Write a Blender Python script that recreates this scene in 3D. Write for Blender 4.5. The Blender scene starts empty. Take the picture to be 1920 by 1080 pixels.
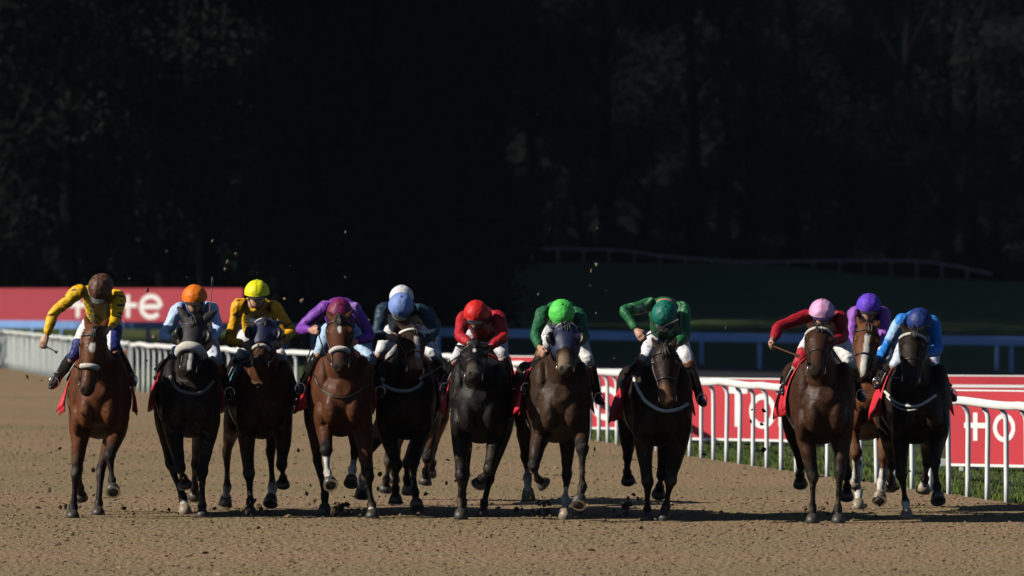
import bpy, bmesh, math, random
import numpy as np
from mathutils import Vector, Matrix
from mathutils.bvhtree import BVHTree

random.seed(7)
RNG = np.random.default_rng(11)
SC = bpy.context.scene
COL = SC.collection

# ------------------------------------------------------------------ camera
F = 12600.0            # focal length in pixels of the 1920 px wide photograph
CAMZ = 2.25
cam_d = bpy.data.cameras.new("camera")
cam = bpy.data.objects.new("camera", cam_d)
COL.objects.link(cam)
cam.location = (0, 0, CAMZ)
cam.rotation_euler = (math.radians(90), 0, 0)
cam_d.sensor_width = 36.0
cam_d.lens = F / 1920 * 36.0
cam_d.clip_start = 0.5
cam_d.clip_end = 3000
cam_d.dof.use_dof = True
cam_d.dof.focus_distance = 65.2
cam_d.dof.aperture_fstop = 3.7
SC.camera = cam

# ------------------------------------------------------------------ world and sun
SUN_EL, SUN_AZ = 34.0, 17.0      # azimuth: degrees in front of pure left
sd = Vector((-math.cos(math.radians(SUN_AZ)) * math.cos(math.radians(SUN_EL)),
             -math.sin(math.radians(SUN_AZ)) * math.cos(math.radians(SUN_EL)),
             math.sin(math.radians(SUN_EL))))
W = bpy.data.worlds.new("World")
SC.world = W
W.use_nodes = True
nt = W.node_tree
sky = nt.nodes.new("ShaderNodeTexSky")
sky.sky_type = 'NISHITA'
sky.sun_disc = False
sky.air_density = 0.6
sky.dust_density = 0.2
sky.sun_elevation = math.radians(SUN_EL)
sky.sun_rotation = math.atan2(sd.x, sd.y)
bg = nt.nodes["Background"]
nt.links.new(sky.outputs[0], bg.inputs[0])
bg.inputs[1].default_value = 0.05
sun_d = bpy.data.lights.new("sun", 'SUN')
sun_d.energy = 5.0
sun_d.angle = math.radians(0.5)
sun_d.color = (1.0, 0.92, 0.80)
sun = bpy.data.objects.new("sun", sun_d)
COL.objects.link(sun)
sun.rotation_euler = sd.to_track_quat('Z', 'Y').to_euler()
sun.location = (-40, 40, 60)
SC.view_settings.view_transform = 'Standard'
SC.view_settings.look = 'None'
SC.view_settings.exposure = 0.2
SC.view_settings.gamma = 1.0
SC.cycles.max_bounces = 5
SC.cycles.diffuse_bounces = 0
SC.cycles.volume_bounces = 0
SC.cycles.use_denoising = True

# ------------------------------------------------------------------ helpers
def P(px, py, Y):
    """world point of a photograph pixel at depth Y"""
    return np.array([(px - 960) / F * Y, Y, CAMZ - (py - 540) / F * Y])

def nrm(v):
    v = np.asarray(v, float)
    return v / max(np.linalg.norm(v), 1e-9)

def tag(o, label=None, cat=None, group=None, kind=None):
    if label: o["label"] = label
    if cat: o["category"] = cat
    if group: o["group"] = group
    if kind: o["kind"] = kind
    return o

def empty(name, loc=(0, 0, 0)):
    o = bpy.data.objects.new(name, None)
    o.empty_display_size = 0.2
    o.location = loc
    COL.objects.link(o)
    return o

def link(name, me, parent=None, mat=None):
    """link mesh data given in world coordinates; parents sit unrotated, so a child is moved back by its parent's place"""
    if mat is not None and not me.materials:
        me.materials.append(mat)
    o = bpy.data.objects.new(name, me)
    COL.objects.link(o)
    if parent is not None:
        o.parent = parent
        q, off = parent, Vector((0, 0, 0))
        while q is not None:
            off += q.location
            q = q.parent
        o.location = -off
    return o

def pydata(name, v, f, smooth=True):
    me = bpy.data.meshes.new(name)
    me.from_pydata([tuple(map(float, p)) for p in v], [], f)
    if smooth:
        me.polygons.foreach_set("use_smooth", [True] * len(me.polygons))
    me.update()
    return me

def np_mesh(name, v, f, smooth=False):
    """fast mesh from an (n,3) array and an (m,k) index array"""
    v = np.asarray(v, np.float32); f = np.asarray(f, np.int32)
    m, k = f.shape
    me = bpy.data.meshes.new(name)
    me.vertices.add(len(v)); me.vertices.foreach_set("co", v.ravel())
    me.loops.add(m * k); me.loops.foreach_set("vertex_index", f.ravel())
    me.polygons.add(m)
    me.polygons.foreach_set("loop_start", np.arange(0, m * k, k, dtype=np.int32))
    me.polygons.foreach_set("use_smooth", [smooth] * m)
    me.update(calc_edges=True)
    me.validate()
    return me

def catmull(arr, sub):
    a = np.asarray(arr, float)
    if a.ndim == 1: a = a[:, None]
    n = len(a)
    if n < 3 or sub <= 1:
        if sub <= 1: return a
        t = np.linspace(0, 1, sub * (n - 1) + 1)[:, None]
        return a[0] * (1 - t) + a[-1] * t
    ext = np.vstack([2 * a[0] - a[1], a, 2 * a[-1] - a[-2]])
    out = []
    for i in range(n - 1):
        p0, p1, p2, p3 = ext[i:i + 4]
        for s in range(sub):
            t = s / sub
            out.append(0.5 * (2 * p1 + (p2 - p0) * t + (2 * p0 - 5 * p1 + 4 * p2 - p3) * t * t
                              + (3 * p1 - p0 - 3 * p2 + p3) * t ** 3))
    out.append(a[-1])
    return np.array(out)

def snoise(co, scale, seed=0, octs=3):
    """cheap smooth noise, about -1..1"""
    r = np.random.default_rng(seed)
    s = np.zeros(len(co)); amp = 1.0; tot = 0
    for o in range(octs):
        k = r.normal(size=(5, 3)) * scale * 2 ** o
        ph = r.uniform(0, 6.28, 5)
        s += amp * np.sin(co @ k.T + ph).sum(1) / 2.2
        tot += amp; amp *= 0.55
    return s / tot

class Form:
    """collects closed lofts; build() fuses them into one continuous surface"""
    def __init__(self):
        self.v, self.f = [], []
        self.sp, self.sr, self.st, self.sv = [], [], [], []

    def loft(self, pts, rad, tg='', ref=(1, 0, 0), sub=4, n=14, vals=None, S=None, U=None, twist=None):
        pts = np.asarray(pts, float)
        rad = np.asarray([(r, r) if np.isscalar(r) else r for r in rad], float)
        vals = np.zeros(len(pts)) if vals is None else np.asarray(vals, float)
        pc = catmull(pts, sub); rc = np.maximum(catmull(rad, sub), 0.002); vc = catmull(vals, sub)[:, 0]
        m = len(pc)
        tan = np.gradient(pc, axis=0)
        base = len(self.v)
        prev = np.asarray(ref, float)
        for i in range(m):
            t = nrm(tan[i])
            if S is not None:
                s, u = S, U
            else:
                s = nrm(prev - t * (prev @ t)); u = np.cross(t, s)
                if ref is None or twist: prev = s
            for k in range(n):
                a = 2 * math.pi * k / n
                self.v.append(pc[i] + s * rc[i, 0] * math.cos(a) + u * rc[i, 1] * math.sin(a))
        for i in range(m - 1):
            for k in range(n):
                a = base + i * n + k; b = base + i * n + (k + 1) % n
                self.f.append((a, b, b + n, a + n))
        self.f.append(tuple(base + k for k in range(n))[::-1])
        self.f.append(tuple(base + (m - 1) * n + k for k in range(n)))
        for i in range(m):
            self.sp.append(pc[i]); self.sr.append(max(rc[i].mean(), 0.01)); self.st.append(tg); self.sv.append(vc[i])

    def ball(self, c, r, tg='', axes=None, n=12):
        c = np.asarray(c, float)
        if np.isscalar(r): r = (r, r, r)
        A = np.eye(3) if axes is None else np.asarray([nrm(a) for a in axes])
        base = len(self.v); m = 8
        self.v.append(c + A[2] * r[2])
        for i in range(1, m):
            th = math.pi * i / m
            for k in range(n):
                ph = 2 * math.pi * k / n
                self.v.append(c + A[0] * r[0] * math.sin(th) * math.cos(ph) + A[1] * r[1] * math.sin(th) * math.sin(ph) + A[2] * r[2] * math.cos(th))
        self.v.append(c - A[2] * r[2]); last = len(self.v) - 1
        for k in range(n):
            self.f.append((base, base + 1 + k, base + 1 + (k + 1) % n))
            for i in range(m - 2):
                a = base + 1 + i * n + k; b = base + 1 + i * n + (k + 1) % n
                self.f.append((a, a + n, b + n, b))
            a = base + 1 + (m - 2) * n
            self.f.append((a + k, last, a + (k + 1) % n))
        self.sp.append(c); self.sr.append(float(np.mean(r))); self.st.append(tg); self.sv.append(0.0)

    def raw(self, name):
        return pydata(name, self.v, self.f)

    def fuse(self, name, voxel, smooth=3, wrinkle=None):
        me0 = pydata(name + "_src", self.v, self.f)
        o = bpy.data.objects.new(name + "_src", me0)
        COL.objects.link(o)
        md = o.modifiers.new("r", 'REMESH'); md.mode = 'VOXEL'; md.voxel_size = voxel
        dg = bpy.context.evaluated_depsgraph_get()
        me = bpy.data.meshes.new_from_object(o.evaluated_get(dg))
        me.name = name
        bpy.data.objects.remove(o); bpy.data.meshes.remove(me0)
        nv = len(me.vertices)
        co = np.empty(nv * 3, np.float32); me.vertices.foreach_get("co", co); co = co.reshape(-1, 3).astype(float)
        ed = np.empty(len(me.edges) * 2, np.int32); me.edges.foreach_get("vertices", ed); ed = ed.reshape(-1, 2)
        cnt = np.maximum(np.bincount(ed.ravel(), minlength=nv), 1)
        for it in range(smooth):
            acc = np.stack([np.bincount(ed[:, 0], co[ed[:, 1], j], nv) + np.bincount(ed[:, 1], co[ed[:, 0], j], nv) for j in range(3)], 1)
            co += 0.6 * (acc / cnt[:, None] - co)
        if wrinkle is not None:
            me.vertices.foreach_set("co", co.astype(np.float32).ravel()); me.update()
            nn = np.empty(nv * 3, np.float32); me.vertex_normals.foreach_get("vector", nn)
            co += nn.reshape(-1, 3) * wrinkle(co)[:, None]
        me.vertices.foreach_set("co", co.astype(np.float32).ravel())
        me.polygons.foreach_set("use_smooth", [True] * len(me.polygons))
        me.update()
        return me, co

    def near(self, co):
        sp = np.array(self.sp, np.float32); sr = np.array(self.sr, np.float32)
        idx = np.empty(len(co), int)
        for a in range(0, len(co), 4000):
            d = np.linalg.norm(co[a:a + 4000, None, :].astype(np.float32) - sp[None], axis=2) / sr[None]
            idx[a:a + 4000] = d.argmin(1)
        return np.array(self.st, dtype=object)[idx], np.array(self.sv)[idx], idx

def paint(me, rgb):
    at = me.color_attributes.new("Col", 'FLOAT_COLOR', 'POINT')
    a = np.ones((len(me.vertices), 4), np.float32); a[:, :3] = rgb
    at.data.foreach_set("color", a.ravel())

def ss(x, a, b):
    t = np.clip((np.asarray(x, float) - a) / (b - a), 0, 1)
    return t * t * (3 - 2 * t)

def tube(form, pts, r, n=8, sub=3, closed=False):
    pts = [np.asarray(p, float) for p in pts]
    if closed: pts = pts + [pts[0]]
    t0 = nrm(pts[1] - pts[0])
    ref = (0, 0, 1) if abs(t0[2]) < 0.8 else (0, 1, 0)
    form.loft(pts, [r] * len(pts), ref=ref, sub=sub, n=n, twist=True)

# ------------------------------------------------------------------ materials
MATS = {}
def mat(name, color=(0.5, 0.5, 0.5), rough=0.6, var=0.15, scale=20.0, bump=0.0, bscale=60.0, attr=False, metal=0.0, spec=0.5, color2=None, sheen=0.0):
    if name in MATS: return MATS[name]
    m = bpy.data.materials.new(name); m.use_nodes = True
    n, l = m.node_tree.nodes, m.node_tree.links
    b = n["Principled BSDF"]
    b.inputs["Roughness"].default_value = rough
    b.inputs["Metallic"].default_value = metal
    b.inputs["Specular IOR Level"].default_value = spec
    if sheen: b.inputs["Sheen Weight"].default_value = sheen
    tc = n.new("ShaderNodeTexCoord")
    nz = n.new("ShaderNodeTexNoise"); nz.inputs["Scale"].default_value = scale; nz.inputs["Detail"].default_value = 5
    l.new(tc.outputs["Object"], nz.inputs["Vector"])
    mix = n.new("ShaderNodeMix"); mix.data_type = 'RGBA'
    ramp = n.new("ShaderNodeMapRange"); ramp.inputs[1].default_value = 0.3; ramp.inputs[2].default_value = 0.7
    l.new(nz.outputs["Fac"], ramp.inputs[0]); l.new(ramp.outputs[0], mix.inputs[0])
    if attr:
        at = n.new("ShaderNodeAttribute"); at.attribute_name = "Col"
        mu = n.new("ShaderNodeMix"); mu.data_type = 'RGBA'; mu.blend_type = 'MULTIPLY'; mu.inputs[0].default_value = 1.0
        l.new(at.outputs["Color"], mu.inputs[6]); mu.inputs[7].default_value = (1 - 2 * var,) * 3 + (1,)
        l.new(mu.outputs[2], mix.inputs[6]); l.new(at.outputs["Color"], mix.inputs[7])
    else:
        c2 = color2 or tuple(min(1, c * (1 + var)) for c in color)
        c1 = color if color2 else tuple(c * (1 - var) for c in color)
        mix.inputs[6].default_value = (*c1, 1); mix.inputs[7].default_value = (*c2, 1)
    l.new(mix.outputs[2], b.inputs["Base Color"])
    if bump:
        n2 = n.new("ShaderNodeTexNoise"); n2.inputs["Scale"].default_value = bscale; n2.inputs["Detail"].default_value = 4
        l.new(tc.outputs["Object"], n2.inputs["Vector"])
        bp = n.new("ShaderNodeBump"); bp.inputs["Strength"].default_value = bump; bp.inputs["Distance"].default_value = 0.02
        l.new(n2.outputs["Fac"], bp.inputs["Height"]); l.new(bp.outputs[0], b.inputs["Normal"])
    MATS[name] = m
    return m
HAZE = 3.4e-5
# ------------------------------------------------------------------ ground
def ground_z(X, Y):
    X = np.asarray(X, float); Y = np.asarray(Y, float)
    t = np.clip((Y - 214) / 118, 0, 1)
    z = (3.5 - 0.9 * ss(X, 9, 24)) * (0.5 * t + 0.5 * ss(t, 0, 1))
    z = z - 0.38 * ss(X, -3, 14) * ss(Y, 160, 200) * (1 - ss(Y, 214, 250))
    z = z + 1.2 * ss(Y, 335, 380) + np.clip(Y - 395, 0, 90) * 1.05
    z = z + 0.05 * np.sin(X * 0.7 + Y * 0.11) * ss(Y, 180, 240)
    return z

m_grass = mat("turf", (0.032, 0.052, 0.018), 0.9, color2=(0.056, 0.080, 0.026), scale=1.3, bump=0.6, bscale=14, spec=0.2)
xs = np.concatenate([np.linspace(-600, -60, 10), np.linspace(-54, 60, 77), np.linspace(70, 600, 10)])
ys = np.concatenate([np.linspace(-120, 150, 12), np.linspace(155, 420, 90), np.linspace(430, 490, 10), np.linspace(520, 1500, 6)])
GX, GY = np.meshgrid(xs, ys)
gv = np.stack([GX.ravel(), GY.ravel(), ground_z(GX, GY).ravel()], 1)
nx = len(xs); ii = np.arange(len(ys) - 1)[:, None] * nx + np.arange(nx - 1)[None]
gf = np.stack([ii, ii + 1, ii + 1 + nx, ii + nx], -1).reshape(-1, 4)
tag(link("ground", np_mesh("ground", gv, gf, True), None, m_grass), kind="structure")
# dark floor under the trees and a dark grey strip across the infield
m_shadefloor = mat("shaded_floor", (0.005, 0.006, 0.006), 0.95, color2=(0.008, 0.009, 0.008), scale=0.8, spec=0.03)  # the wood's shade is put into this near-black floor colour
m_darkground = mat("dark_grey_ground", (0.018, 0.019, 0.021), 0.85, var=0.25, scale=2.0, spec=0.2)
def sheet(name, xs_, ys_, lift, m):
    A, B = np.meshgrid(xs_, ys_); q = np.stack([A.ravel(), B.ravel(), ground_z(A, B).ravel() + lift], 1)
    k = len(xs_); i2 = np.arange(len(ys_) - 1)[:, None] * k + np.arange(k - 1)[None]
    tag(link(name, np_mesh(name, q, np.stack([i2, i2 + 1, i2 + 1 + k, i2 + k], -1).reshape(-1, 4), True), None, m), kind="structure")
sheet("woodland_floor", xs, ys[ys > 334], 0.03, m_shadefloor)
sheet("dark_infield_strip", np.concatenate([np.linspace(-3.4, 60, 65), np.linspace(70, 600, 10)]), np.concatenate([np.linspace(139, 150, 3), ys[(ys > 152) & (ys < 214)]]), 0.03, m_darkground)

# ------------------------------------------------------------------ running rail line and track
RAIL = catmull([(10.6, 30), (7.9, 50), (5.2, 70), (2.45, 89), (0.0, 109), (-1.3, 120), (-4.2, 127.5), (-8.2, 146), (-14.7, 192), (-22, 245), (-27, 290)], 12)
seg = np.linalg.norm(np.diff(RAIL, axis=0), axis=1); ARC = np.concatenate([[0], np.cumsum(seg)])
def rail_at(s):
    return np.array([np.interp(s, ARC, RAIL[:, 0]), np.interp(s, ARC, RAIL[:, 1])])
def arc_of_y(y):
    return float(np.interp(y, RAIL[:, 1], ARC))

mt = bpy.data.materials.new("track_sand"); mt.use_nodes = True
n, l = mt.node_tree.nodes, mt.node_tree.links
b = n["Principled BSDF"]; b.inputs["Roughness"].default_value = 0.95; b.inputs["Specular IOR Level"].default_value = 0.15
tc = n.new("ShaderNodeTexCoord")
def noise(scale, detail=5, stretch=(1, 1, 1)):
    mp = n.new("ShaderNodeMapping"); mp.inputs["Scale"].default_value = stretch
    l.new(tc.outputs["Object"], mp.inputs[0])
    q = n.new("ShaderNodeTexNoise"); q.inputs["Scale"].default_value = scale; q.inputs["Detail"].default_value = detail
    l.new(mp.outputs[0], q.inputs["Vector"]); return q
def mixc(f, a, c, lo=0.35, hi=0.65):
    r = n.new("ShaderNodeMapRange"); r.inputs[1].default_value = lo; r.inputs[2].default_value = hi
    l.new(f.outputs["Fac"], r.inputs[0])
    q = n.new("ShaderNodeMix"); q.data_type = 'RGBA'; l.new(r.outputs[0], q.inputs[0])
    for k, s in ((6, a), (7, c)):
        if isinstance(s, tuple): q.inputs[k].default_value = (*s, 1)
        else: l.new(s.outputs[2], q.inputs[k])
    return q
c1 = mixc(noise(0.22, 3, (0.25, 1, 1)), (0.215, 0.172, 0.095), (0.305, 0.195, 0.132))
c2 = mixc(noise(1.6, 4, (0.5, 1, 1)), c1, (0.235, 0.200, 0.095), 0.42, 0.72)
c3 = mixc(noise(26, 3, (1, 0.35, 1)), (0.16, 0.10, 0.06), c2, 0.36, 0.5)
l.new(c3.outputs[2], b.inputs["Base Color"])
nb = noise(17, 6, (1, 0.5, 1)); bp = n.new("ShaderNodeBump"); bp.inputs["Strength"].default_value = 0.9; bp.inputs["Distance"].default_value = 0.05
l.new(nb.outputs["Fac"], bp.inputs["Height"]); l.new(bp.outputs[0], b.inputs["Normal"])
tv, tf = [], []
for (x, y) in RAIL:
    for k in range(9):
        tv.append((x + 0.10 - k / 8 * (x - min(x - 2.5, float(np.interp(y, [30, 150, 186, 290], [-46, -32, -18.5, -30])))), y, 0.0))
for i in range(len(RAIL) - 1):
    for k in range(8):
        a = i * 9 + k; tf.append((a, a + 9, a + 10, a + 1))
tv = np.array(tv); tv[:, 2] = ground_z(tv[:, 0], tv[:, 1]) + 0.006
tag(link("track", pydata("track", tv, tf), None, mt), kind="structure")

# crumbs and clods of loose sand lying on the track: nobody could count them
def lump(seed, n=5):
    r = np.random.default_rng(seed)
    bm = bmesh.new(); bmesh.ops.create_icosphere(bm, subdivisions=1, radius=1)
    v = np.array([q.co for q in bm.verts]); f = np.array([[q.index for q in p.verts] for p in bm.faces]); bm.free()
    v = v * (1 + 0.35 * r.normal(size=(len(v), 1))) * np.array([1.2, 1.0, 0.62])
    return v, f
lv, lf = [], []
base_l = [lump(40 + i) for i in range(6)]
def rail_x(y): return np.interp(y, RAIL[:, 1], RAIL[:, 0])
cnt = 0
bands = [(50, 60, 4200, 0.006, 0.017), (60, 72, 6400, 0.006, 0.018), (72, 110, 3500, 0.008, 0.022)]
VV, FF = [], []; off = 0
for (y0, y1, num, r0, r1) in bands:
    for _ in range(num):
        y = RNG.uniform(y0, y1); hx_ = 0.0762 * y * 1.12
        x = RNG.uniform(-hx_, min(hx_, rail_x(y)))
        v, f = base_l[RNG.integers(6)]
        r = r0 + (r1 - r0) * RNG.random() ** 3
        if RNG.random() < 0.04: r *= 1.7
        a = RNG.uniform(0, 6.28); ca, sa = math.cos(a), math.sin(a)
        w = v * r; w = np.stack([w[:, 0] * ca - w[:, 1] * sa + x, w[:, 0] * sa + w[:, 1] * ca + y, w[:, 2] + r * 0.25 + 0.006], 1)
        VV.append(w); FF.append(f + off); off += len(v)
m_crumb = mat("sand_crumbs", (0.13, 0.088, 0.058), 0.95, color2=(0.28, 0.20, 0.115), scale=3.1, spec=0.1)
tag(link("sand_crumbs", np_mesh("sand_crumbs", np.vstack(VV), np.vstack(FF)), None, m_crumb), kind="stuff")

# grass tufts along the inside of the running rail
VV = []
for _ in range(26000):
    y = 58 + 62 * RNG.random() ** 1.1
    x = rail_x(y) + 0.02 + 3.2 * RNG.random() ** 1.7
    h = RNG.uniform(0.03, 0.085); w = RNG.uniform(0.004, 0.010); a = RNG.uniform(0, 3.14)
    dx, dy = math.cos(a) * w, math.sin(a) * w; lx, ly = RNG.normal(0, 0.02, 2)
    VV += [(x - dx, y - dy, 0), (x + dx, y + dy, 0), (x + lx, y + ly, h)]
VV = np.array(VV)
m_blade = mat("grass_blades", (0.05, 0.10, 0.014), 0.7, color2=(0.14, 0.18, 0.035), scale=2.0, spec=0.2)
tag(link("grass", np_mesh("grass", VV, np.arange(len(VV)).reshape(-1, 3)), None, m_blade), kind="stuff")

# ------------------------------------------------------------------ rails
m_white = mat("white_plastic", (0.86, 0.87, 0.86), 0.35, var=0.05, scale=3.0)
m_whited = mat("weathered_white_plastic", (0.60, 0.64, 0.62), 0.5, var=0.12, scale=1.5)
m_shadeblue = mat("shade_blue_metal", (0.17, 0.31, 0.62), 0.5, var=0.08, scale=2.0)  # bluish shade of the far rails put into their colour
m_orange = mat("orange_paint", (0.75, 0.22, 0.05), 0.5)

def sweep(path, prof, name, closed_ends=True):
    """sweep a profile (side, up) along a 3-D path"""
    path = np.asarray(path, float); t = np.gradient(path, axis=0); k = len(prof)
    v = []
    for p, d in zip(path, t):
        s = nrm((d[1], -d[0], 0))
        for a, u in prof: v.append(p + s * a + np.array([0, 0, u]))
    f = []
    for i in range(len(path) - 1):
        for j in range(k):
            a = i * k + j; b_ = i * k + (j + 1) % k; f.append((a, a + k, b_ + k, b_))
    f += [tuple(range(k)), tuple((len(path) - 1) * k + j for j in range(k))[::-1]]
    return v, f

def oval(w, h, n=10): return [(w * math.cos(2 * math.pi * i / n), h * math.sin(2 * math.pi * i / n)) for i in range(n)]

def running_rail(name, label, s0, s1, step, m, sag):
    p0 = rail_at(s0); root = empty(name, (p0[0], p0[1], 0))
    tag(root, label, "fence")
    path = []
    for s in np.arange(s0, s1, step / 6):
        q = rail_at(s); d = nrm(rail_at(s + 0.3) - rail_at(s - 0.3)); nn = np.array([-d[1], d[0]])   # towards the track
        if nn[0] > 0: nn = -nn
        q = q + nn * 0.075
        path.append((q[0], q[1], float(ground_z(q[0], q[1])) + 1.045 - sag * abs(math.sin(math.pi * (s - s0) / (step * 3.0))) + 0.008 * math.sin(s * 1.7)))
    v, f = sweep(path, [(-.040, -.028), (-.043, .026), (-.028, .043), (.028, .043), (.043, .026), (.040, -.028), (.025, -.044), (-.025, -.044)], name)
    link("rail_beam", pydata("rail_beam", v, f), root, m)
    for i, s in enumerate(np.arange(s0, s1, step)):
        q = rail_at(s); d = nrm(rail_at(s + 0.3) - rail_at(s - 0.3)); nn = np.array([-d[1], d[0]])
        if nn[0] > 0: nn = -nn
        z = float(ground_z(q[0], q[1])); lean = RNG.normal(0, 0.008, 2)
        fm = Form()
        fm.loft([(q[0], q[1], z - 0.1), (q[0] + lean[0] * 0.6, q[1], z + 0.5), (q[0] + lean[0], q[1] + lean[1], z + 0.88),
                 (q[0] + lean[0] + nn[0] * 0.03, q[1] + nn[1] * 0.03, z + 0.955), (q[0] + lean[0] + nn[0] * 0.062, q[1] + nn[1] * 0.062, z + 1.015)],
                [0.027, 0.027, 0.027, 0.026, 0.024], sub=2, n=10)
        link("post", fm.raw("post"), root, m)
    return root

sA = arc_of_y(60.5); sB = arc_of_y(146.0)
running_rail("running_rail", "white plastic running rail with closely spaced posts along the grass edge on the right", sA, sB, 0.98, m_white, 0.022)
running_rail("bend_rail", "white picket-like running rail far behind the riders in yellow, going round the bend", sB + 0.5, sB + 56, 0.58, m_whited, 0.02)
# marker at the joint of the two rails
q = rail_at(sB); q = q + np.array([-0.25, -0.55])
mk = empty("marker_board", (q[0], q[1], 0)); tag(mk, "small white and orange marker board standing at the bend of the white rail", "marker")
def boxv(x0, x1, y0, y1, z0, z1):
    v = [(x, y, z) for x in (x0, x1) for y in (y0, y1) for z in (z0, z1)]
    return v, [(0, 1, 3, 2), (4, 6, 7, 5), (0, 4, 5, 1), (2, 3, 7, 6), (0, 2, 6, 4), (1, 5, 7, 3)]
def box(name, x0, x1, y0, y1, z0, z1, parent, m, bev=0.0):
    v, f = boxv(x0, x1, y0, y1, z0, z1); me = pydata(name, v, f, False)
    if bev:
        bm = bmesh.new(); bm.from_mesh(me); bmesh.ops.bevel(bm, geom=bm.edges[:], offset=bev, segments=2, affect='EDGES'); bm.to_mesh(me); bm.free()
    return link(name, me, parent, m)
box("white_panel", q[0] - 0.22, q[0] - 0.02, q[1] - 0.02, q[1] + 0.02, 0.0, 0.93, mk, m_whited, 0.006)
box("orange_panel", q[0] - 0.017, q[0] + 0.12, q[1] - 0.02, q[1] + 0.02, 0.0, 0.91, mk, m_orange, 0.006)

def far_rail(name, label, pts, step, beam, post, height, m, group=None):
    """pts: (X, Y, top z)"""
    pc = catmull(pts, 8)
    root = empty(name, (pc[0][0], pc[0][1], float(ground_z(pc[0][0], pc[0][1])))); tag(root, label, "fence", group)
    v, f = sweep(pc - np.array([0, 0, beam[1]]), [(-beam[0], -beam[1]), (beam[0], -beam[1]), (beam[0], beam[1] * .7), (beam[0] * .5, beam[1]), (-beam[0] * .5, beam[1]), (-beam[0], beam[1] * .7)], name)
    link("rail_beam", pydata("rail_beam", v, f, False), root, m)
    arc = np.concatenate([[0], np.cumsum(np.linalg.norm(np.diff(pc, axis=0), axis=1))])
    for s in np.arange(0.6, arc[-1], step):
        x, y, z = (np.interp(s, arc, pc[:, j]) for j in range(3))
        g = float(ground_z(x, y)) - 0.1
        fm = Form(); fm.loft([(x, y + beam[0] * 0.2, g), (x, y + beam[0] * 0.2, z - beam[1] * 1.9)], [post, post], sub=3, n=8)
        link("post", fm.raw("post"), root, m)
    return root
def TP(px, py, Y): return tuple(P(px, py, Y))
far_rail("hurdle_rail", "long shade-blue rail with square beam crossing behind all the riders",
         [TP(-120, 600, 246), TP(120, 602, 236), TP(430, 605, 222), TP(700, 611, 209), TP(900, 616, 203), TP(1200, 622, 203), TP(1600, 628, 204), TP(2080, 634, 206)], 2.65, (0.07, 0.13), 0.065, 1.1, m_shadeblue)
far_rail("second_rail", "second shade-blue rail standing a few metres behind the long one",
         [TP(1000, 619, 212), TP(1300, 625, 212), TP(1600, 630, 212), TP(2080, 636, 213)], 4.7, (0.06, 0.10), 0.06, 1.1, m_shadeblue)
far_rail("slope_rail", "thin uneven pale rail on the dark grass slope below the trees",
         [TP(975, 464, 330), TP(1120, 466, 330), TP(1185, 470, 330), TP(1250, 479, 330), TP(1400, 489, 330), TP(1560, 487, 330), TP(1740, 490, 330), TP(1860, 512, 330)], 1.26, (0.025, 0.04), 0.03, 0.7, mat("shade_grey_rail", (0.27, 0.28, 0.30), 0.8))  # white rail, its shade put into the grey

# ------------------------------------------------------------------ advertising boards
m_red = mat("red_board", (0.50, 0.020, 0.035), 0.6, var=0.08, scale=1.2)
m_redfar = mat("dim_far_red_board", (0.36, 0.028, 0.05), 0.7, var=0.08, scale=0.6)  # dimmer grazing light and haze put into the far board's red
m_let = mat("white_lettering", (0.80, 0.80, 0.80), 0.5, var=0.03)
m_foot = mat("pale_concrete", (0.5, 0.5, 0.47), 0.8)

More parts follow.
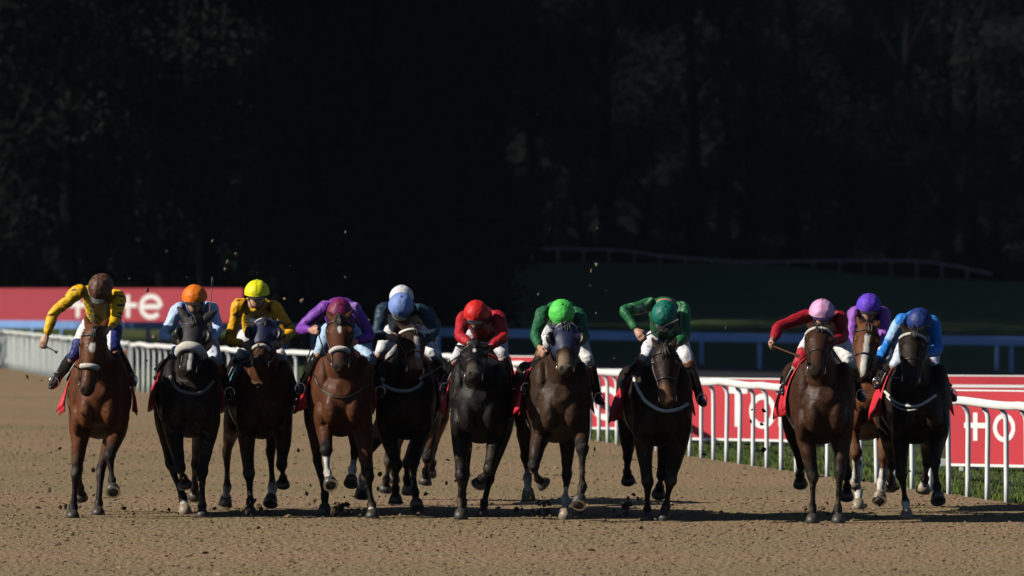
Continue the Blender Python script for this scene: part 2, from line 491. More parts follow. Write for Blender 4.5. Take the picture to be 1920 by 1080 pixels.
class Board:
    def __init__(self, label, px0, px1, pxc, Yc, ang, zb, zt, m, name="advertising_board", border=0.02, stripe=None):
        c = P(pxc, 540, Yc); self.c = np.array([c[0], c[1], 0.0])
        a = math.radians(ang); self.u = np.array([math.cos(a), -math.sin(a), 0]); self.n = np.array([-math.sin(a), -math.cos(a), 0])
        self.z0 = zb
        u0, _ = self.hit(px0, 700); u1, _ = self.hit(px1, 700)
        self.root = empty(name, tuple(self.c + np.array([0, 0, float(ground_z(c[0], c[1]))])))
        tag(self.root, label, "advertising board", "red advertising boards")
        self.slab("panel", u0, u1, zb, zt, 0, 0.05, m)
        if border:
            self.slab("lower_edge", u0, u1, zb - 0.035, zb - 0.002, -0.004, 0.05, m_let)
            self.slab("upper_edge", u0, u1, zt + 0.002, zt + border, -0.004, 0.05, m_let)
        if stripe: self.slab("stripe", u0, u1, stripe[0], stripe[1], -0.006, -0.002, m_let)
        g = float(ground_z(c[0], c[1]))
        for uu in np.arange(u0 + 0.15, u1, 1.6):
            self.slab("foot", uu, uu + 0.06, g - 0.05, zb - 0.036, 0.01, 0.35, m_foot)
    def hit(self, px, py):
        d = np.array([(px - 960) / F, 1.0, -(py - 540) / F]); o = np.array([0, 0, CAMZ])
        t = ((self.c - o) @ self.n) / (d @ self.n); p = o + d * t
        return (p - self.c) @ self.u, p[2]
    def slab(self, name, u0, u1, z0, z1, d0, d1, m):
        v = []
        for a in (u0, u1):
            for d in (d0, d1):
                for z in (z0, z1): v.append(self.c + self.u * a - self.n * d + np.array([0, 0, z]))
        return link(name, pydata(name, v, boxv(0, 1, 0, 1, 0, 1)[1], False), self.root, m)
    def glyph(self, name, strokes, cx, cy, w, h, th):
        """strokes in a -1..1 cell, centred on pixel (cx, cy), w x h pixels, stroke th of the height"""
        ua, za = self.hit(cx, cy); ub, _ = self.hit(cx + w / 2, cy); _, zb_ = self.hit(cx, cy - h / 2)
        hu, hz = ub - ua, zb_ - za; tw = th * hz
        v, f = [], []
        for si, st in enumerate(strokes):
            p = np.array([(ua + x * (hu - tw * 0.5), za + y * (hz - tw * 0.5)) for x, y in st])
            t = np.gradient(p, axis=0); dd = 0.004 + 0.0025 * si; b0 = len(v)
            for q, tt in zip(p, t):
                s = nrm((-tt[1], tt[0])) * tw * 0.5
                for sg in (1, -1):
                    for d in (-dd, 0.003):
                        v.append(self.c + self.u * (q[0] + sg * s[0]) - self.n * d + np.array([0, 0, q[1] + sg * s[1]]))
            for i in range(len(p) - 1):
                a = b0 + i * 4; c = a + 4
                f += [(a, a + 2, c + 2, c), (a + 1, c + 1, c + 3, a + 3), (a, c, c + 1, a + 1), (a + 2, a + 3, c + 3, c + 2)]
            e = b0 + (len(p) - 1) * 4
            f += [(b0, b0 + 1, b0 + 3, b0 + 2), (e, e + 2, e + 3, e + 1)]
        return link(name, pydata(name, v, f, False), self.root, m_let)

def arcs(a0, a1, n=28): return [(math.cos(math.radians(a)), math.sin(math.radians(a))) for a in np.linspace(a0, a1, n)]
G_O = [arcs(0, 360)]
G_PLUS = [[(0, 1.15), (0, -1.15)], [(-1.1, 0.1), (1.1, 0.1)]]
G_E = [arcs(0, 318), [(-0.85, 0), (0.95, 0)]]
G_T = [[(-1, 0.92), (1, 0.92)], [(0, 0.75), (0, -1.1)]]
G_L = [[(0, 1.1), (0, -1.1)]]

b0 = Board("red board low behind the white rail beside the green-capped rider's horse, with a pale line", 880, 1010, 955, 118, 42, 0.10, 1.04, m_red, stripe=(0.80, 0.86))
b1 = Board("red board with a round white letter behind the white rail, second from the far end", 1040, 1200, 1120, 104, 42, 0.10, 0.98, m_red)
b1.glyph("letter_o", G_O, 1136, 756, 58, 64, 0.34)
b2 = Board("red board with big white letters starting with T behind the white rail", 1262, 1512, 1390, 96, 42, 0.10, 0.945, m_red)
b2.glyph("letter_t", G_T, 1384, 762, 46, 84, 0.36)
b2.glyph("letter_o", G_O, 1430, 771, 50, 66, 0.34)
b2.glyph("letter_t_stem", G_L, 1466, 765, 16, 78, 0.40)
b3 = Board("red board with double white top lines, partly hidden behind the board with a plus sign", 1640, 1990, 1800, 95, 24, 0.10, 1.0, m_red, stripe=(0.845, 0.885))
b3.glyph("letter_stroke", G_PLUS, 1762, 800, 36, 50, 0.22)
b4 = Board("nearest red board with a white plus and o, at the right behind the white rail", 1779, 2010, 1850, 82.5, 40, 0.09, 0.98, m_red)
b4.glyph("letter_plus", G_PLUS, 1829, 800, 46, 56, 0.36)
b4.glyph("letter_o", G_O, 1883, 802, 42, 54, 0.34)
bL = Board("long red board with white lettering far behind the riders in yellow on the left", -220, 455, 220, 246, 32, 0.98, 2.24, m_redfar, border=0)
bL.glyph("letter_plus", G_PLUS, 146, 574, 38, 46, 0.38)
bL.glyph("letter_o", G_O, 193, 575, 42, 44, 0.38)
bL.glyph("letter_plus", G_PLUS, 240, 574, 38, 46, 0.38)
bL.glyph("letter_e", G_E, 283, 575, 44, 48, 0.38)
# white block lying on the grass by the boards
cb = P(1768, 862, 84.5)
fm = empty("kerb_block", (cb[0], cb[1], 0)); tag(fm, "white block lying on the grass left of the nearest red board", "block")
box("block_body", cb[0] - 0.16, cb[0] + 0.12, cb[1] - 0.1, cb[1] + 0.1, 0.002, 0.10, fm, m_let, 0.012)

# ------------------------------------------------------------------ trees
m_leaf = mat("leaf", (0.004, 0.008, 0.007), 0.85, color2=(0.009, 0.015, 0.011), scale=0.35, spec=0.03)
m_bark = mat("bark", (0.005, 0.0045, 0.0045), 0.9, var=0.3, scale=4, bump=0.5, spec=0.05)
def tree_meshes(seed, H, R, n=13000, leaf=0.27, low=0.12):
    r = np.random.default_rng(seed)
    # limbs
    fm = Form(); top = np.array([r.normal(0, 0.5), r.normal(0, 0.5), H * 0.86])
    fm.loft([(0, 0, -0.6), (0.05, 0, 0.5), top * 0.35, top * 0.7, top], [0.42, 0.34, 0.27, 0.16, 0.03], sub=3, n=8)
    centres = []
    for k in range(34):
        t = low + (0.98 - low) * (k + r.random()) / 34; z = H * t
        prof = math.sin(math.pi * min(1, 0.16 + 0.84 * (1 - t) ** 0.75)) ** 0.6 if t > 0.3 else 0.55 + 1.3 * t
        a = r.uniform(0, 6.28); d = R * max(prof, 0.15) * (0.45 + 0.5 * r.random())
        e = np.array([math.cos(a) * d, math.sin(a) * d, z]); centres.append((e, R * r.uniform(0.22, 0.40)))
        if k % 2 == 0:
            s = top * min(t * 0.8, 0.85)
            fm.loft([s, (s + e) / 2 + (0, 0, 0.3), e], [0.13, 0.07, 0.02], sub=2, n=5, ref=(0, 0, 1))
    trunk = fm.raw("trunk")
    V = np.empty((n * 4, 3)); 
    for i in range(n):
        c, rr = centres[r.integers(len(centres))]
        d = nrm(r.normal(size=3)); p = c + d * rr * r.random() ** 0.4 * np.array([1.15, 1.15, 0.8])
        nn = nrm(d * 0.6 + r.normal(size=3) * 0.6); s = nrm(np.cross(nn, r.normal(size=3))); u = np.cross(nn, s)
        w = leaf * r.uniform(0.5, 1.15); h = w * r.uniform(0.5, 0.9)
        V[i * 4:i * 4 + 4] = [p - s * w * .5, p - u * h * .5, p + s * w * .5, p + u * h * .5]
    return trunk, np_mesh("crown", V, np.arange(n * 4).reshape(-1, 4))
PROTO = [tree_meshes(1, 27, 4.6), tree_meshes(2, 31, 5.0), tree_meshes(3, 24, 4.8, low=0.05), tree_meshes(4, 34, 5.2), tree_meshes(5, 5.0, 2.6, 3000, 0.22, 0.04)]
for t, c in PROTO:
    t.materials.append(m_bark); c.materials.append(m_leaf)
def tree(x, y, kind, sc, label, group):
    r = empty("woodland_tree" if kind != 4 else "bush", (x, y, float(ground_z(x, y)) - 0.05))
    r.rotation_euler.z = RNG.uniform(0, 6.28); r.scale = (sc, sc, sc * RNG.uniform(0.94, 1.06))
    tag(r, label, "tree" if kind != 4 else "bush", group)
    for nm, me in zip(("trunk", "crown"), PROTO[kind]):
        o = bpy.data.objects.new(nm, me); COL.objects.link(o); o.parent = r
TL = [("dark leafy tree in the wood standing behind the red board on the left", "trees behind the left board"),
      ("tall near-black tree in the dark wood behind the middle riders", "trees of the middle wood"),
      ("tall shaded tree in the dark wood above the grass slope", "trees above the slope"),
      ("dark bush at the foot of the wood", "bushes at the foot of the wood")]
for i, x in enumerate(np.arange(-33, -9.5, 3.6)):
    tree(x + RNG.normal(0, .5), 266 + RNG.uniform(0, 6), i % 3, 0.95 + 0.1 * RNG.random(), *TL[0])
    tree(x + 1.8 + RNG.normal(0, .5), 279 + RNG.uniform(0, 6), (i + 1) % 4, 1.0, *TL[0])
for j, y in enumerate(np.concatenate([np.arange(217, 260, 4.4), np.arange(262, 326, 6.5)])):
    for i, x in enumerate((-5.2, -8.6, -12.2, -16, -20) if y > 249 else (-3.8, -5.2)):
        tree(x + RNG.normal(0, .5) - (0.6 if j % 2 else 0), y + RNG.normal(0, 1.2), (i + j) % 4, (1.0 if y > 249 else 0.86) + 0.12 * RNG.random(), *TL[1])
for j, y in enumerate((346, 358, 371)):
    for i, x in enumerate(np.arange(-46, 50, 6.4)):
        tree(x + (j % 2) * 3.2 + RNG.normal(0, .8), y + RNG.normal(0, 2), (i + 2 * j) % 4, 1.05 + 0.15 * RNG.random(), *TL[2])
for y in (190, 196.5, 203, 210):  # clump added out of view to cast shade on the background
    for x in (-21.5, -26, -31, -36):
        tree(x + RNG.normal(0, .4), y, 3, 1.05, "tall tree of a clump added out of view on the left to shade the background", "added shade trees beyond the left end")
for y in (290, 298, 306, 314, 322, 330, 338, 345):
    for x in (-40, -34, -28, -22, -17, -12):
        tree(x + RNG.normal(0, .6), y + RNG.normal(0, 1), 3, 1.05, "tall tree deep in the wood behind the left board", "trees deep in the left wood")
for y in list(np.arange(198, 226, 6)) + list(np.arange(257, 350, 8.5)):  # tall shadow casters added out of view left of the wood
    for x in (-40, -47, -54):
        tree(x + RNG.normal(0, .8), y + RNG.normal(0, .8), 3, 1.36, "very tall tree added out of view on the left to shade the wood", "very tall added shade trees beyond the left board")
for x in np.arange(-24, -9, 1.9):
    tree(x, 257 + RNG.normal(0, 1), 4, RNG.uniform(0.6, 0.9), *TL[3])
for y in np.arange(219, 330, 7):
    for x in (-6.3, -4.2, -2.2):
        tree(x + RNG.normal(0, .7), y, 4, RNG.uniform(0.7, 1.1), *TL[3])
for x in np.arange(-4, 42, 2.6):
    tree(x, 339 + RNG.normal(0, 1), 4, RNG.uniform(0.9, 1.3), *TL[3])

# thin air between the camera and the wood
mh = bpy.data.materials.new("haze_air"); mh.use_nodes = True
n, l = mh.node_tree.nodes, mh.node_tree.links
n.remove(n["Principled BSDF"])
pv = n.new("ShaderNodeVolumePrincipled"); pv.inputs["Density"].default_value = HAZE; pv.inputs["Color"].default_value = (0.55, 0.72, 1.0, 1)
pv.inputs["Anisotropy"].default_value = 0.0
l.new(pv.outputs[0], n["Material Output"].inputs["Volume"])
v, f = boxv(-620, 620, -130, 1520, -3.0, 100.0)
hz = link("haze", pydata("haze", v, f, False), None, mh); tag(hz, kind="stuff")
# ------------------------------------------------------------------ horses
m_coat = mat("horse_coat", rough=0.42, var=0.14, scale=9.0, attr=True, bump=0.3, bscale=38.0, spec=0.16)
def _coat_gloss():
    n, l = m_coat.node_tree.nodes, m_coat.node_tree.links
    tc = n.new("ShaderNodeTexCoord"); q = n.new("ShaderNodeTexNoise"); q.inputs["Scale"].default_value = 5.5; q.inputs["Detail"].default_value = 6
    l.new(tc.outputs["Object"], q.inputs["Vector"])
    r = n.new("ShaderNodeMapRange"); r.inputs[1].default_value = .35; r.inputs[2].default_value = .65; r.inputs[3].default_value = .40; r.inputs[4].default_value = .72
    l.new(q.outputs["Fac"], r.inputs[0]); l.new(r.outputs[0], n["Principled BSDF"].inputs["Roughness"])
_coat_gloss()
m_hoof = mat("hoof_horn", (0.05, 0.042, 0.036), 0.5, var=0.3, scale=30)
m_hoofl = mat("pale_hoof_horn", (0.26, 0.21, 0.15), 0.5, var=0.25, scale=30)
m_shoe = mat("steel_shoe", (0.45, 0.45, 0.46), 0.35, metal=1.0)
m_hair = mat("black_hair", (0.012, 0.010, 0.009), 0.5, var=0.3)
m_hairb = mat("brown_hair", (0.06, 0.03, 0.015), 0.5, var=0.3)
m_eye = mat("dark_eye", (0.01, 0.008, 0.007), 0.08)
m_leather = mat("black_leather", (0.014, 0.012, 0.012), 0.4, var=0.2)
m_brown = mat("brown_leather", (0.12, 0.05, 0.022), 0.45, var=0.2)
m_fleece = mat("white_sheepskin", (0.72, 0.68, 0.60), 0.95, var=0.12, scale=60, bump=1.0, bscale=120)
m_webw = mat("white_webbing", (0.68, 0.67, 0.63), 0.7, var=0.08)
m_webg = mat("grey_webbing", (0.16, 0.15, 0.15), 0.7, var=0.08)
m_cloth = mat("red_cloth", (0.55, 0.015, 0.03), 0.6, var=0.15, scale=7)
m_clothb = mat("blue_cloth", (0.10, 0.28, 0.42), 0.6, var=0.15, scale=7)
m_black = mat("black_cloth", (0.012, 0.012, 0.014), 0.7, var=0.2)
m_navyh = mat("navy_hood", (0.010, 0.014, 0.05), 0.55, var=0.2)
m_metal = mat("steel", (0.55, 0.55, 0.56), 0.25, metal=1.0)
BLACK = np.array([0.012, 0.010, 0.0095])
WHITE = np.array([0.70, 0.67, 0.62])

FORE = {'P': (0.14, 0.20, 0.12), 'F': (-0.10, 0.16, 0.24), 'R': (-0.16, -0.20, -0.28)}
HIND = {'P': (1.28, 1.06, 0.95), 'T': (1.66, 1.92, 2.04), 'U': (1.22, 0.98, 0.92)}

def hoof(parent, Fp, H, kind, pale, sc):
    """hoof as a child of the horse, its shoe as a child of the hoof"""
    d = nrm(H - Fp); Hc = Fp + (H - Fp) * 0.56
    nrm_s = np.array([0, 0, -1.0]) if kind == 'P' else nrm(d + np.array([0, -0.35, 0]))
    rings = [(Hc - d * 0.01, 0.044, 0.046, d), (Hc + (H - Hc) * 0.35, 0.055, 0.060, nrm(d + nrm_s)), (H, 0.064, 0.070, nrm_s)]
    v, f = [], []; n = 16
    def ring(c, ra, rb, nn):
        s = nrm(np.array([1.0, 0, 0]) - nn * nn[0]); u = np.cross(nn, s)
        for k in range(n):
            a = 2 * math.pi * k / n
            v.append(c + s * ra * sc * math.cos(a) + u * rb * sc * math.sin(a))
    for r in rings: ring(*r)
    for i in range(2):
        for k in range(n):
            a = i * n + k; b = i * n + (k + 1) % n; f.append((a, b, b + n, a + n))
    f += [tuple(range(n))[::-1], tuple(2 * n + k for k in range(n))]
    o = link("hoof", pydata("hoof", v, f), parent, m_hoofl if pale else m_hoof)
    v, f = [], []
    for (ra, rb, off) in ((0.065, 0.071, 0.001), (0.065, 0.071, 0.011), (0.045, 0.050, 0.011), (0.045, 0.050, 0.001)): ring(H + nrm_s * off * (0.3 if kind == 'P' else 1), ra, rb, nrm_s)
    for i in range(4):
        for k in range(n):
            if not (n * 0.62 < k + 0.5 < n * 0.88) or True:
                a = i * n + k; b = i * n + (k + 1) % n; c = ((i + 1) % 4) * n
                f.append((a, b, c + (k + 1) % n, c + k))
    link("horseshoe", pydata("horseshoe", v, f, False), o, m_shoe)
    return o

def make_horse(h):
    Y0, cx = h['Y'], h['cx']
    X0 = P(cx, 540, Y0)[0]; zb = P(cx, h['cb'], Y0 + 0.3)[2]; W = h.get('hw', 0.315); hx = h.get('hx', -12) / 193.0
    root = empty("racehorse", (X0, Y0 + 0.9, 0))
    tag(root, h['label'], "horse", "racehorses galloping towards the camera")
    xa = lambda dy: X0 + hx * max(0.0, min(1.35, (dy - 0.2) / 1.3))
    k = W / 0.31
    fm = Form()
    prof = [(-.08, .50, .07, .08), (.0, .47, .18, .20), (.12, .44, .25, .31), (.32, .445, .285, .42), (.52, .44, .298, .43), (.8, .42, .308, .385), (1.05, .415, .31, .345),
            (1.3, .45, .292, .325), (1.55, .50, .278, .315), (1.78, .49, .24, .275), (1.93, .46, .155, .19), (2.0, .45, .06, .08)]
    fm.loft([(xa(d), Y0 + d, zb + z) for d, z, a, b in prof], [(a * k, b) for d, z, a, b in prof], 'body', sub=4, n=28)
    # breast and shoulder muscles
    for s in (-1, 1):
        fm.ball((X0 + s * 0.108, Y0 + 0.015, zb + 0.30), (0.098, 0.125, 0.175), 'body')
        fm.ball((X0 + s * 0.205 * k, Y0 + 0.12, zb + 0.22), (0.075, 0.12, 0.17), 'body')
        fm.ball((X0 + s * 0.185 * k, Y0 + 0.20, zb + 0.50), (0.112, 0.18, 0.31), 'body')
        fm.ball((xa(1.5) + s * 0.17 * k, Y0 + 1.52, zb + 0.52), (0.13, 0.30, 0.27), 'body')
    # head frame
    poll = P(*h['poll'], Y0 - 0.30); mz0 = P(*h['muz'], Y0 - 0.30)
    L = h.get('hl', 0.60); d2 = (mz0[0] - poll[0]) ** 2 + (mz0[2] - poll[2]) ** 2
    muz = P(*h['muz'], Y0 - 0.30 - math.sqrt(max(L * L - d2, 0.17 ** 2)))
    a = nrm(muz - poll); L = float(np.linalg.norm(muz - poll))
    nf = nrm(np.array([0, -1.0, 0]) - a * (-a[1])); yaw = math.radians(h.get('yaw', 0))
    lat = nrm(np.cross(a, nf)); lat = lat * (1 if lat[0] > 0 else -1)
    nf, lat = nf * math.cos(yaw) + lat * math.sin(yaw), lat * math.cos(yaw) - nf * math.sin(yaw)
    hs = h.get('hs', 1.14)
    HS = [(-.07, .055, .07, -.05), (.04, .092, .115, -.06), (.16, .112, .135, -.07), (.28, .118, .148, -.075), (.42, .103, .143, -.075), (.58, .077, .105, -.045),
          (.74, .064, .082, -.028), (.88, .067, .076, -.024), (.98, .054, .056, -.02), (1.03, .025, .028, -.018)]
    hp = [poll + a * t * L + nf * o for t, w, d, o in HS]
    fm.loft(hp, [(w * hs, d) for t, w, d, o in HS], 'head', sub=4, n=20, S=lat, U=nf, vals=[t for t, *_ in HS])
    for s in (-1, 1):
        fm.ball(poll + a * L * .27 + lat * s * .094 * hs + nf * .015, (.030, .026, .045), 'head', axes=(lat, nf, a))
        fm.ball(poll + a * L * .93 + lat * s * .042 + nf * .018, (.026, .026, .032), 'head', axes=(lat, nf, a))
        fm.ball(poll + a * L * .40 + lat * s * .066 - nf * .095, (.045, .07, .09), 'head', axes=(lat, nf, a))
        # ear
        eb = poll + lat * s * .058 - a * .0 - nf * .03
        ed = nrm(-a * .75 + lat * s * h.get('ears', .3) - nf * h.get('earb', .35))
        fm.loft([eb - ed * .03, eb + ed * .05, eb + ed * .12, eb + ed * .195], [(.033, .026), (.042, .021), (.031, .015), (.005, .005)], 'ear', sub=3, n=10, ref=tuple(lat))
    # neck
    nb = np.array([xa(.3), Y0 + .40, zb + .50]); ne = poll - nf * .07 + a * .05
    md = (nb + ne) / 2 + np.array([0, -.02, .05])
    fm.loft([nb, nb * .7 + ne * .3 + (0, -.01, .03), md, nb * .25 + ne * .75 + (0, 0, .03), ne], [(.245, .36), (.172, .28), (.125, .21), (.094, .16), (.082, .12)], 'neck', sub=5, n=18)
    # legs
    legs = {}
    for key in ('LF', 'RF', 'LH', 'RH'):
        kind, k_, f_, h_, *sock = h[key]; s = -1 if key[0] == 'L' else 1; front = key[1] == 'F'
        off = (FORE if front else HIND)[kind]
        K, Fp, H = P(*k_, Y0 + off[0]), P(*f_, Y0 + off[1]), P(*h_, Y0 + off[2])
        if kind == 'P':
            dz = H[2] - 0.004; H[2] = 0.004; Fp[2] = max(Fp[2] - dz * .7, .11)
        ls = h.get('ls', 0.97)
        if front:
            E = np.array([X0 + s * .178 * k, Y0 + .24, zb + .17]); S0 = np.array([X0 + s * .185 * k, Y0 + .2, zb + .40])
            pts = [S0, E, E * .5 + K * .5 + (s * .004, 0.0, 0), E * .14 + K * .86, K, K * .78 + Fp * .22, K * .42 + Fp * .58, K * .14 + Fp * .86, Fp, Fp * .55 + H * .45, Fp * .42 + H * .58]
            rad = [(.098, .14), (.108, .13), (.080, .096), (.060, .064), (.066, .070), (.040, .047), (.029, .039), (.033, .042), (.049, .053), (.036, .041), (.045, .047)]
            vals = [0, .1, .5, .86, 1, 1.22, 1.58, 1.86, 2, 2.45, 2.6]
        else:
            hp_ = np.array([xa(1.5) + s * .15 * k, Y0 + 1.52, zb + .52]); st = np.array([xa(1.2) + s * .205 * k, Y0 + 1.2, zb + .22])
            st = st * .8 + (hp_ * .5 + K * .5) * .2
            pts = [hp_, st, st * .55 + K * .45, st * .14 + K * .86, K, K * .8 + Fp * .2, K * .45 + Fp * .55, K * .12 + Fp * .88, Fp, Fp * .55 + H * .45, Fp * .42 + H * .58]
            rad = [(.15, .24), (.115, .165), (.085, .11), (.052, .068), (.054, .078), (.041, .055), (.031, .042), (.035, .045), (.050, .054), (.037, .042), (.046, .048)]
            vals = [0, .1, .5, .86, 1, 1.2, 1.55, 1.88, 2, 2.45, 2.6]
        fm.loft(pts, [(p * ls, q * ls) for p, q in rad], key, sub=4, n=14, vals=vals)
        legs[key] = (Fp, H, kind, sock[0] if sock else 9)
    me, co = fm.fuse("racehorse_body", 0.0125, smooth=2, wrinkle=lambda c: 0.0055 * snoise(c, 11, h['seed'], 3))
    # ---- coat colours
    tg, vv, _ = fm.near(co)
    base = np.array(h['coat']) ** 1.12 * 1.2; pts_c = np.array(h.get('points', BLACK))
    col = np.repeat(base[None], len(co), 0)
    col *= (1 + 0.18 * snoise(co, 4, 3 + h['seed'], 2))[:, None]
    nz = 0.06 * snoise(co, 25, 5, 2)
    for key in legs:
        m = tg == key; v = vv[m] + nz[m]
        w = ss(v, .45, .95)[:, None]; c = col[m] * (1 - w) + pts_c * w
        sk = legs[key][3]
        w = ss(v, sk, sk + .08)[:, None] * (1 - 0.25 * ss(nz[m], 0, .06)[:, None]); c = c * (1 - w) + WHITE * w
        col[m] = c
    u = (co - poll) @ a / L; w_ = (co - poll) @ lat; d_ = (co - poll) @ nf
    hd = (tg == 'head')
    wm = (ss(u, .66, .95) * hd)[:, None] * h.get('muzdark', .75); col = col * (1 - wm) + np.array([.022, .017, .015]) * wm
    if 'blaze' in h:
        for (u0, u1, bw, bo) in h['blaze']:
            m = hd * (d_ > -0.09) * ss(bw * (1 - 0.25 * np.abs((u - (u0 + u1) / 2) / (u1 - u0) * 2)) + nz * .12 - np.abs(w_ - bo), 0, .008) * ss(u, u0 - .02, u0 + .02) * (1 - ss(u, u1 - .02, u1 + .02))
            col = col * (1 - m[:, None]) + WHITE * m[:, None]
    if 'mealy' in h:
        m = (hd * ss(u, .60, .75) * (1 - ss(u, .9, 1.0)) * ss(d_, -.03, .02))[:, None] * .8; col = col * (1 - m) + np.array(h['mealy']) * m
    for s in (-1, 1):   # nostrils and inner ears
        q = poll + a * L * .955 + lat * s * .036 + nf * .022
        m = ss(-np.linalg.norm((co - q) / np.array([1, 1, 1.3]), axis=1), -.026, -.016)[:, None]; col = col * (1 - m) + 0.004 * m
    # sand caked on the legs and spattered on the chest
    sn = snoise(co, 22, 31 + h['seed'], 4)
    w = (ss(sn, .05, .75) * (1 - ss(co[:, 2], .25, .95)) * .45 + ss(snoise(co, 75, 8 + h['seed'], 2), .85, 1.1) * (1 - ss(co[:, 2], 1.0, 1.5)) * .5)[:, None]
    col = col * (1 - w) + np.array([.17, .125, .07]) * w
    paint(me, np.clip(col, 0.003, 1))
    body = link("body", me, root, m_coat)
    for key, (Fp, H, kind, sk) in legs.items(): hoof(root, Fp, H, kind, sk < 9 and key in h.get('palehoof', ()), 1.14)
    polys = np.empty(len(me.polygons) * 4, np.int32)
    bvh = BVHTree.FromPolygons([Vector(c) for c in co], [tuple(p.vertices) for p in me.polygons])
    def cast(o, d, off, far=2.0):
        hit = bvh.ray_cast(Vector(o), Vector(nrm(d)), far)
        if hit[0] is None:
            q = bvh.find_nearest(Vector(o)); hit = q
        return np.array(hit[0]) + np.array(hit[1]) * off
    # eyes
    for s in (-1, 1):
        e = cast(poll + a * L * .275 + lat * s * .3 + nf * .012, -lat * s, -.006)
        f2 = Form(); f2.ball(e, (.012, .019, .017), axes=(lat, a, nf)); link("eye", f2.raw("eye"), root, m_eye)
    # mane, forelock, tail
    f2 = Form(); hairm = m_hairb if h.get('hair') == 'brown' else m_hair
    for i in range(26):
        t = i / 25; c = ne * t + nb * (1 - t) + np.array([0, .10 + .12 * (1 - t), .10 + .16 * (1 - t)])
        q = cast(c + np.array([0, .3, .6]), (0, -.3, -.6), -.01)
        sd_ = RNG.choice([-1, 1]) * RNG.uniform(.3, 1)
        f2.loft([q, q + np.array([sd_ * .03, .05, .05]), q + np.array([sd_ * .08, .11, .02 + RNG.normal(0, .02)])], [(.014, .022), (.012, .018), (.003, .004)], sub=3, n=6)
    link("mane", f2.raw("mane"), root, hairm); f2 = Form()
    for i in range(7):
        q = poll + lat * RNG.normal(0, .018) - nf * .0 - a * .03
        f2.loft([q - nf * .02, q + nf * .075 + a * .05, q + nf * .078 + a * (.13 + .05 * RNG.random()) + lat * RNG.normal(0, .02)], [.012, .010, .003], sub=3, n=6)
    link("forelock", f2.raw("forelock"), root, hairm)
    f2 = Form(); tb = np.array([xa(2.0), Y0 + 1.97, zb + .55])
    for i in range(16):
        r1, r2 = RNG.normal(0, .035, 2); q = RNG.normal(0, .08)
        f2.loft([tb, tb + (r1 * .4, .14, .05), tb + (r1 + q * .4, .34, -.08 + r2), tb + (r1 + q, .55, -.32 + 2 * r2 + RNG.uniform(-.08, .08))], [.022, .028, .022, .004], sub=3, n=6)
    link("tail", f2.raw("tail"), root, hairm)

    # ---- tack
    def wrap(t, th0, th1, n, off, rr=.35, tilt=0.0):
        """points on the head surface round its axis at t; 0 deg = front of the face, +90 = picture right"""
        c = poll + a * t * L - nf * .03; out = []
        for th in np.linspace(th0, th1, n):
            r = math.radians(th); d = nf * math.cos(r) + lat * math.sin(r)
            out.append(cast(c + d * rr + a * tilt * math.cos(r), -d, off))
        return out
    f2 = Form()
    for s in (-1, 1):
        side = [cast(poll + a * L * t + lat * s * .35 + nf * o, -lat * s, .004) for t, o in ((.05, -.05), (.2, -.045), (.4, -.03), (.6, -.02), (.82, -.03))]
        tube(f2, side, .008, n=6)
    tube(f2, wrap(.13, -100, 100, 12, .005), .009, n=6)
    tube(f2, wrap(.02, 100, 260, 8, .006), .009, n=6)
    bl = h.get('bridle', m_leather)
    br = link("bridle", f2.raw("bridle"), root, bl)
    nbk = h.get('nose')
    if nbk:
        tN, rN, mN, d0, d1 = nbk
        f2 = Form(); pts = wrap(tN, d0, d1, 22, rN * .55)
        f2.loft(pts, [rN * .75] + [rN] * 20 + [rN * .75], ref=tuple(a), sub=2, n=10, twist=True)
        ob = link("noseband", f2.raw("noseband"), root, mN)
    else:
        f2 = Form(); tube(f2, wrap(.56, -170, 170, 18, .004), .009, n=6); link("noseband", f2.raw("noseband"), root, bl)
    if 'brow' in h:
        rB, mB = h['brow']; f2 = Form(); pts = wrap(.115, -95, 95, 16, rB * .5)
        f2.loft(pts, [rB] * 16, ref=tuple(a), sub=2, n=8, twist=True); link("browband", f2.raw("browband"), root, mB)
    bits = []
    for s in (-1, 1):
        q = cast(poll + a * L * .86 + lat * s * .3 - nf * .035, -lat * s, .008); bits.append(q)
        f2 = Form(); tube(f2, [q + nf * .027 * math.cos(t) + a * .027 * math.sin(t) for t in np.linspace(0, 5.6, 9)], .0055, n=6, closed=True)
        link("bit_ring", f2.raw("bit_ring"), br, m_metal)
    # breast girth across the chest, given by photograph pixels
    for (pp, r, mm) in h.get('breast', []):
        f2 = Form(); pts = []
        pc = catmull(pp, 5)
        for (px, py) in pc:
            o = P(px, py, Y0 - .22); pts.append(cast(o, (0, 1, 0), r * .6))
        f2.loft(pts, [r] * len(pts), ref=(0, 0, 1), sub=1, n=8, twist=True); link("breast_girth", f2.raw("breast_girth"), root, mm)
    # hood made from the head's own surface
    if 'hood' in h:
        mh, u1, trim = h['hood']
        sel = (u < u1) & (u > -.02) & ((tg == 'head')) & (np.abs(d_) < .3) | (tg == 'ear')
        nn = np.empty(len(co) * 3, np.float32); me.vertex_normals.foreach_get("vector", nn); nn = nn.reshape(-1, 3)
        ids = -np.ones(len(co), int); ids[sel] = np.arange(sel.sum())
        pv = np.empty(len(me.loops), np.int32); me.loops.foreach_get("vertex_index", pv); pv = pv.reshape(-1, 4)
        keep = sel[pv].all(1)
        if keep.any():
            hm = np_mesh("hood", co[sel] + nn[sel] * .011, ids[pv[keep]], True); hm.materials.append(mh)
            ho = link("hood", hm, root)
            so = ho.modifiers.new("s", 'SOLIDIFY'); so.thickness = .005
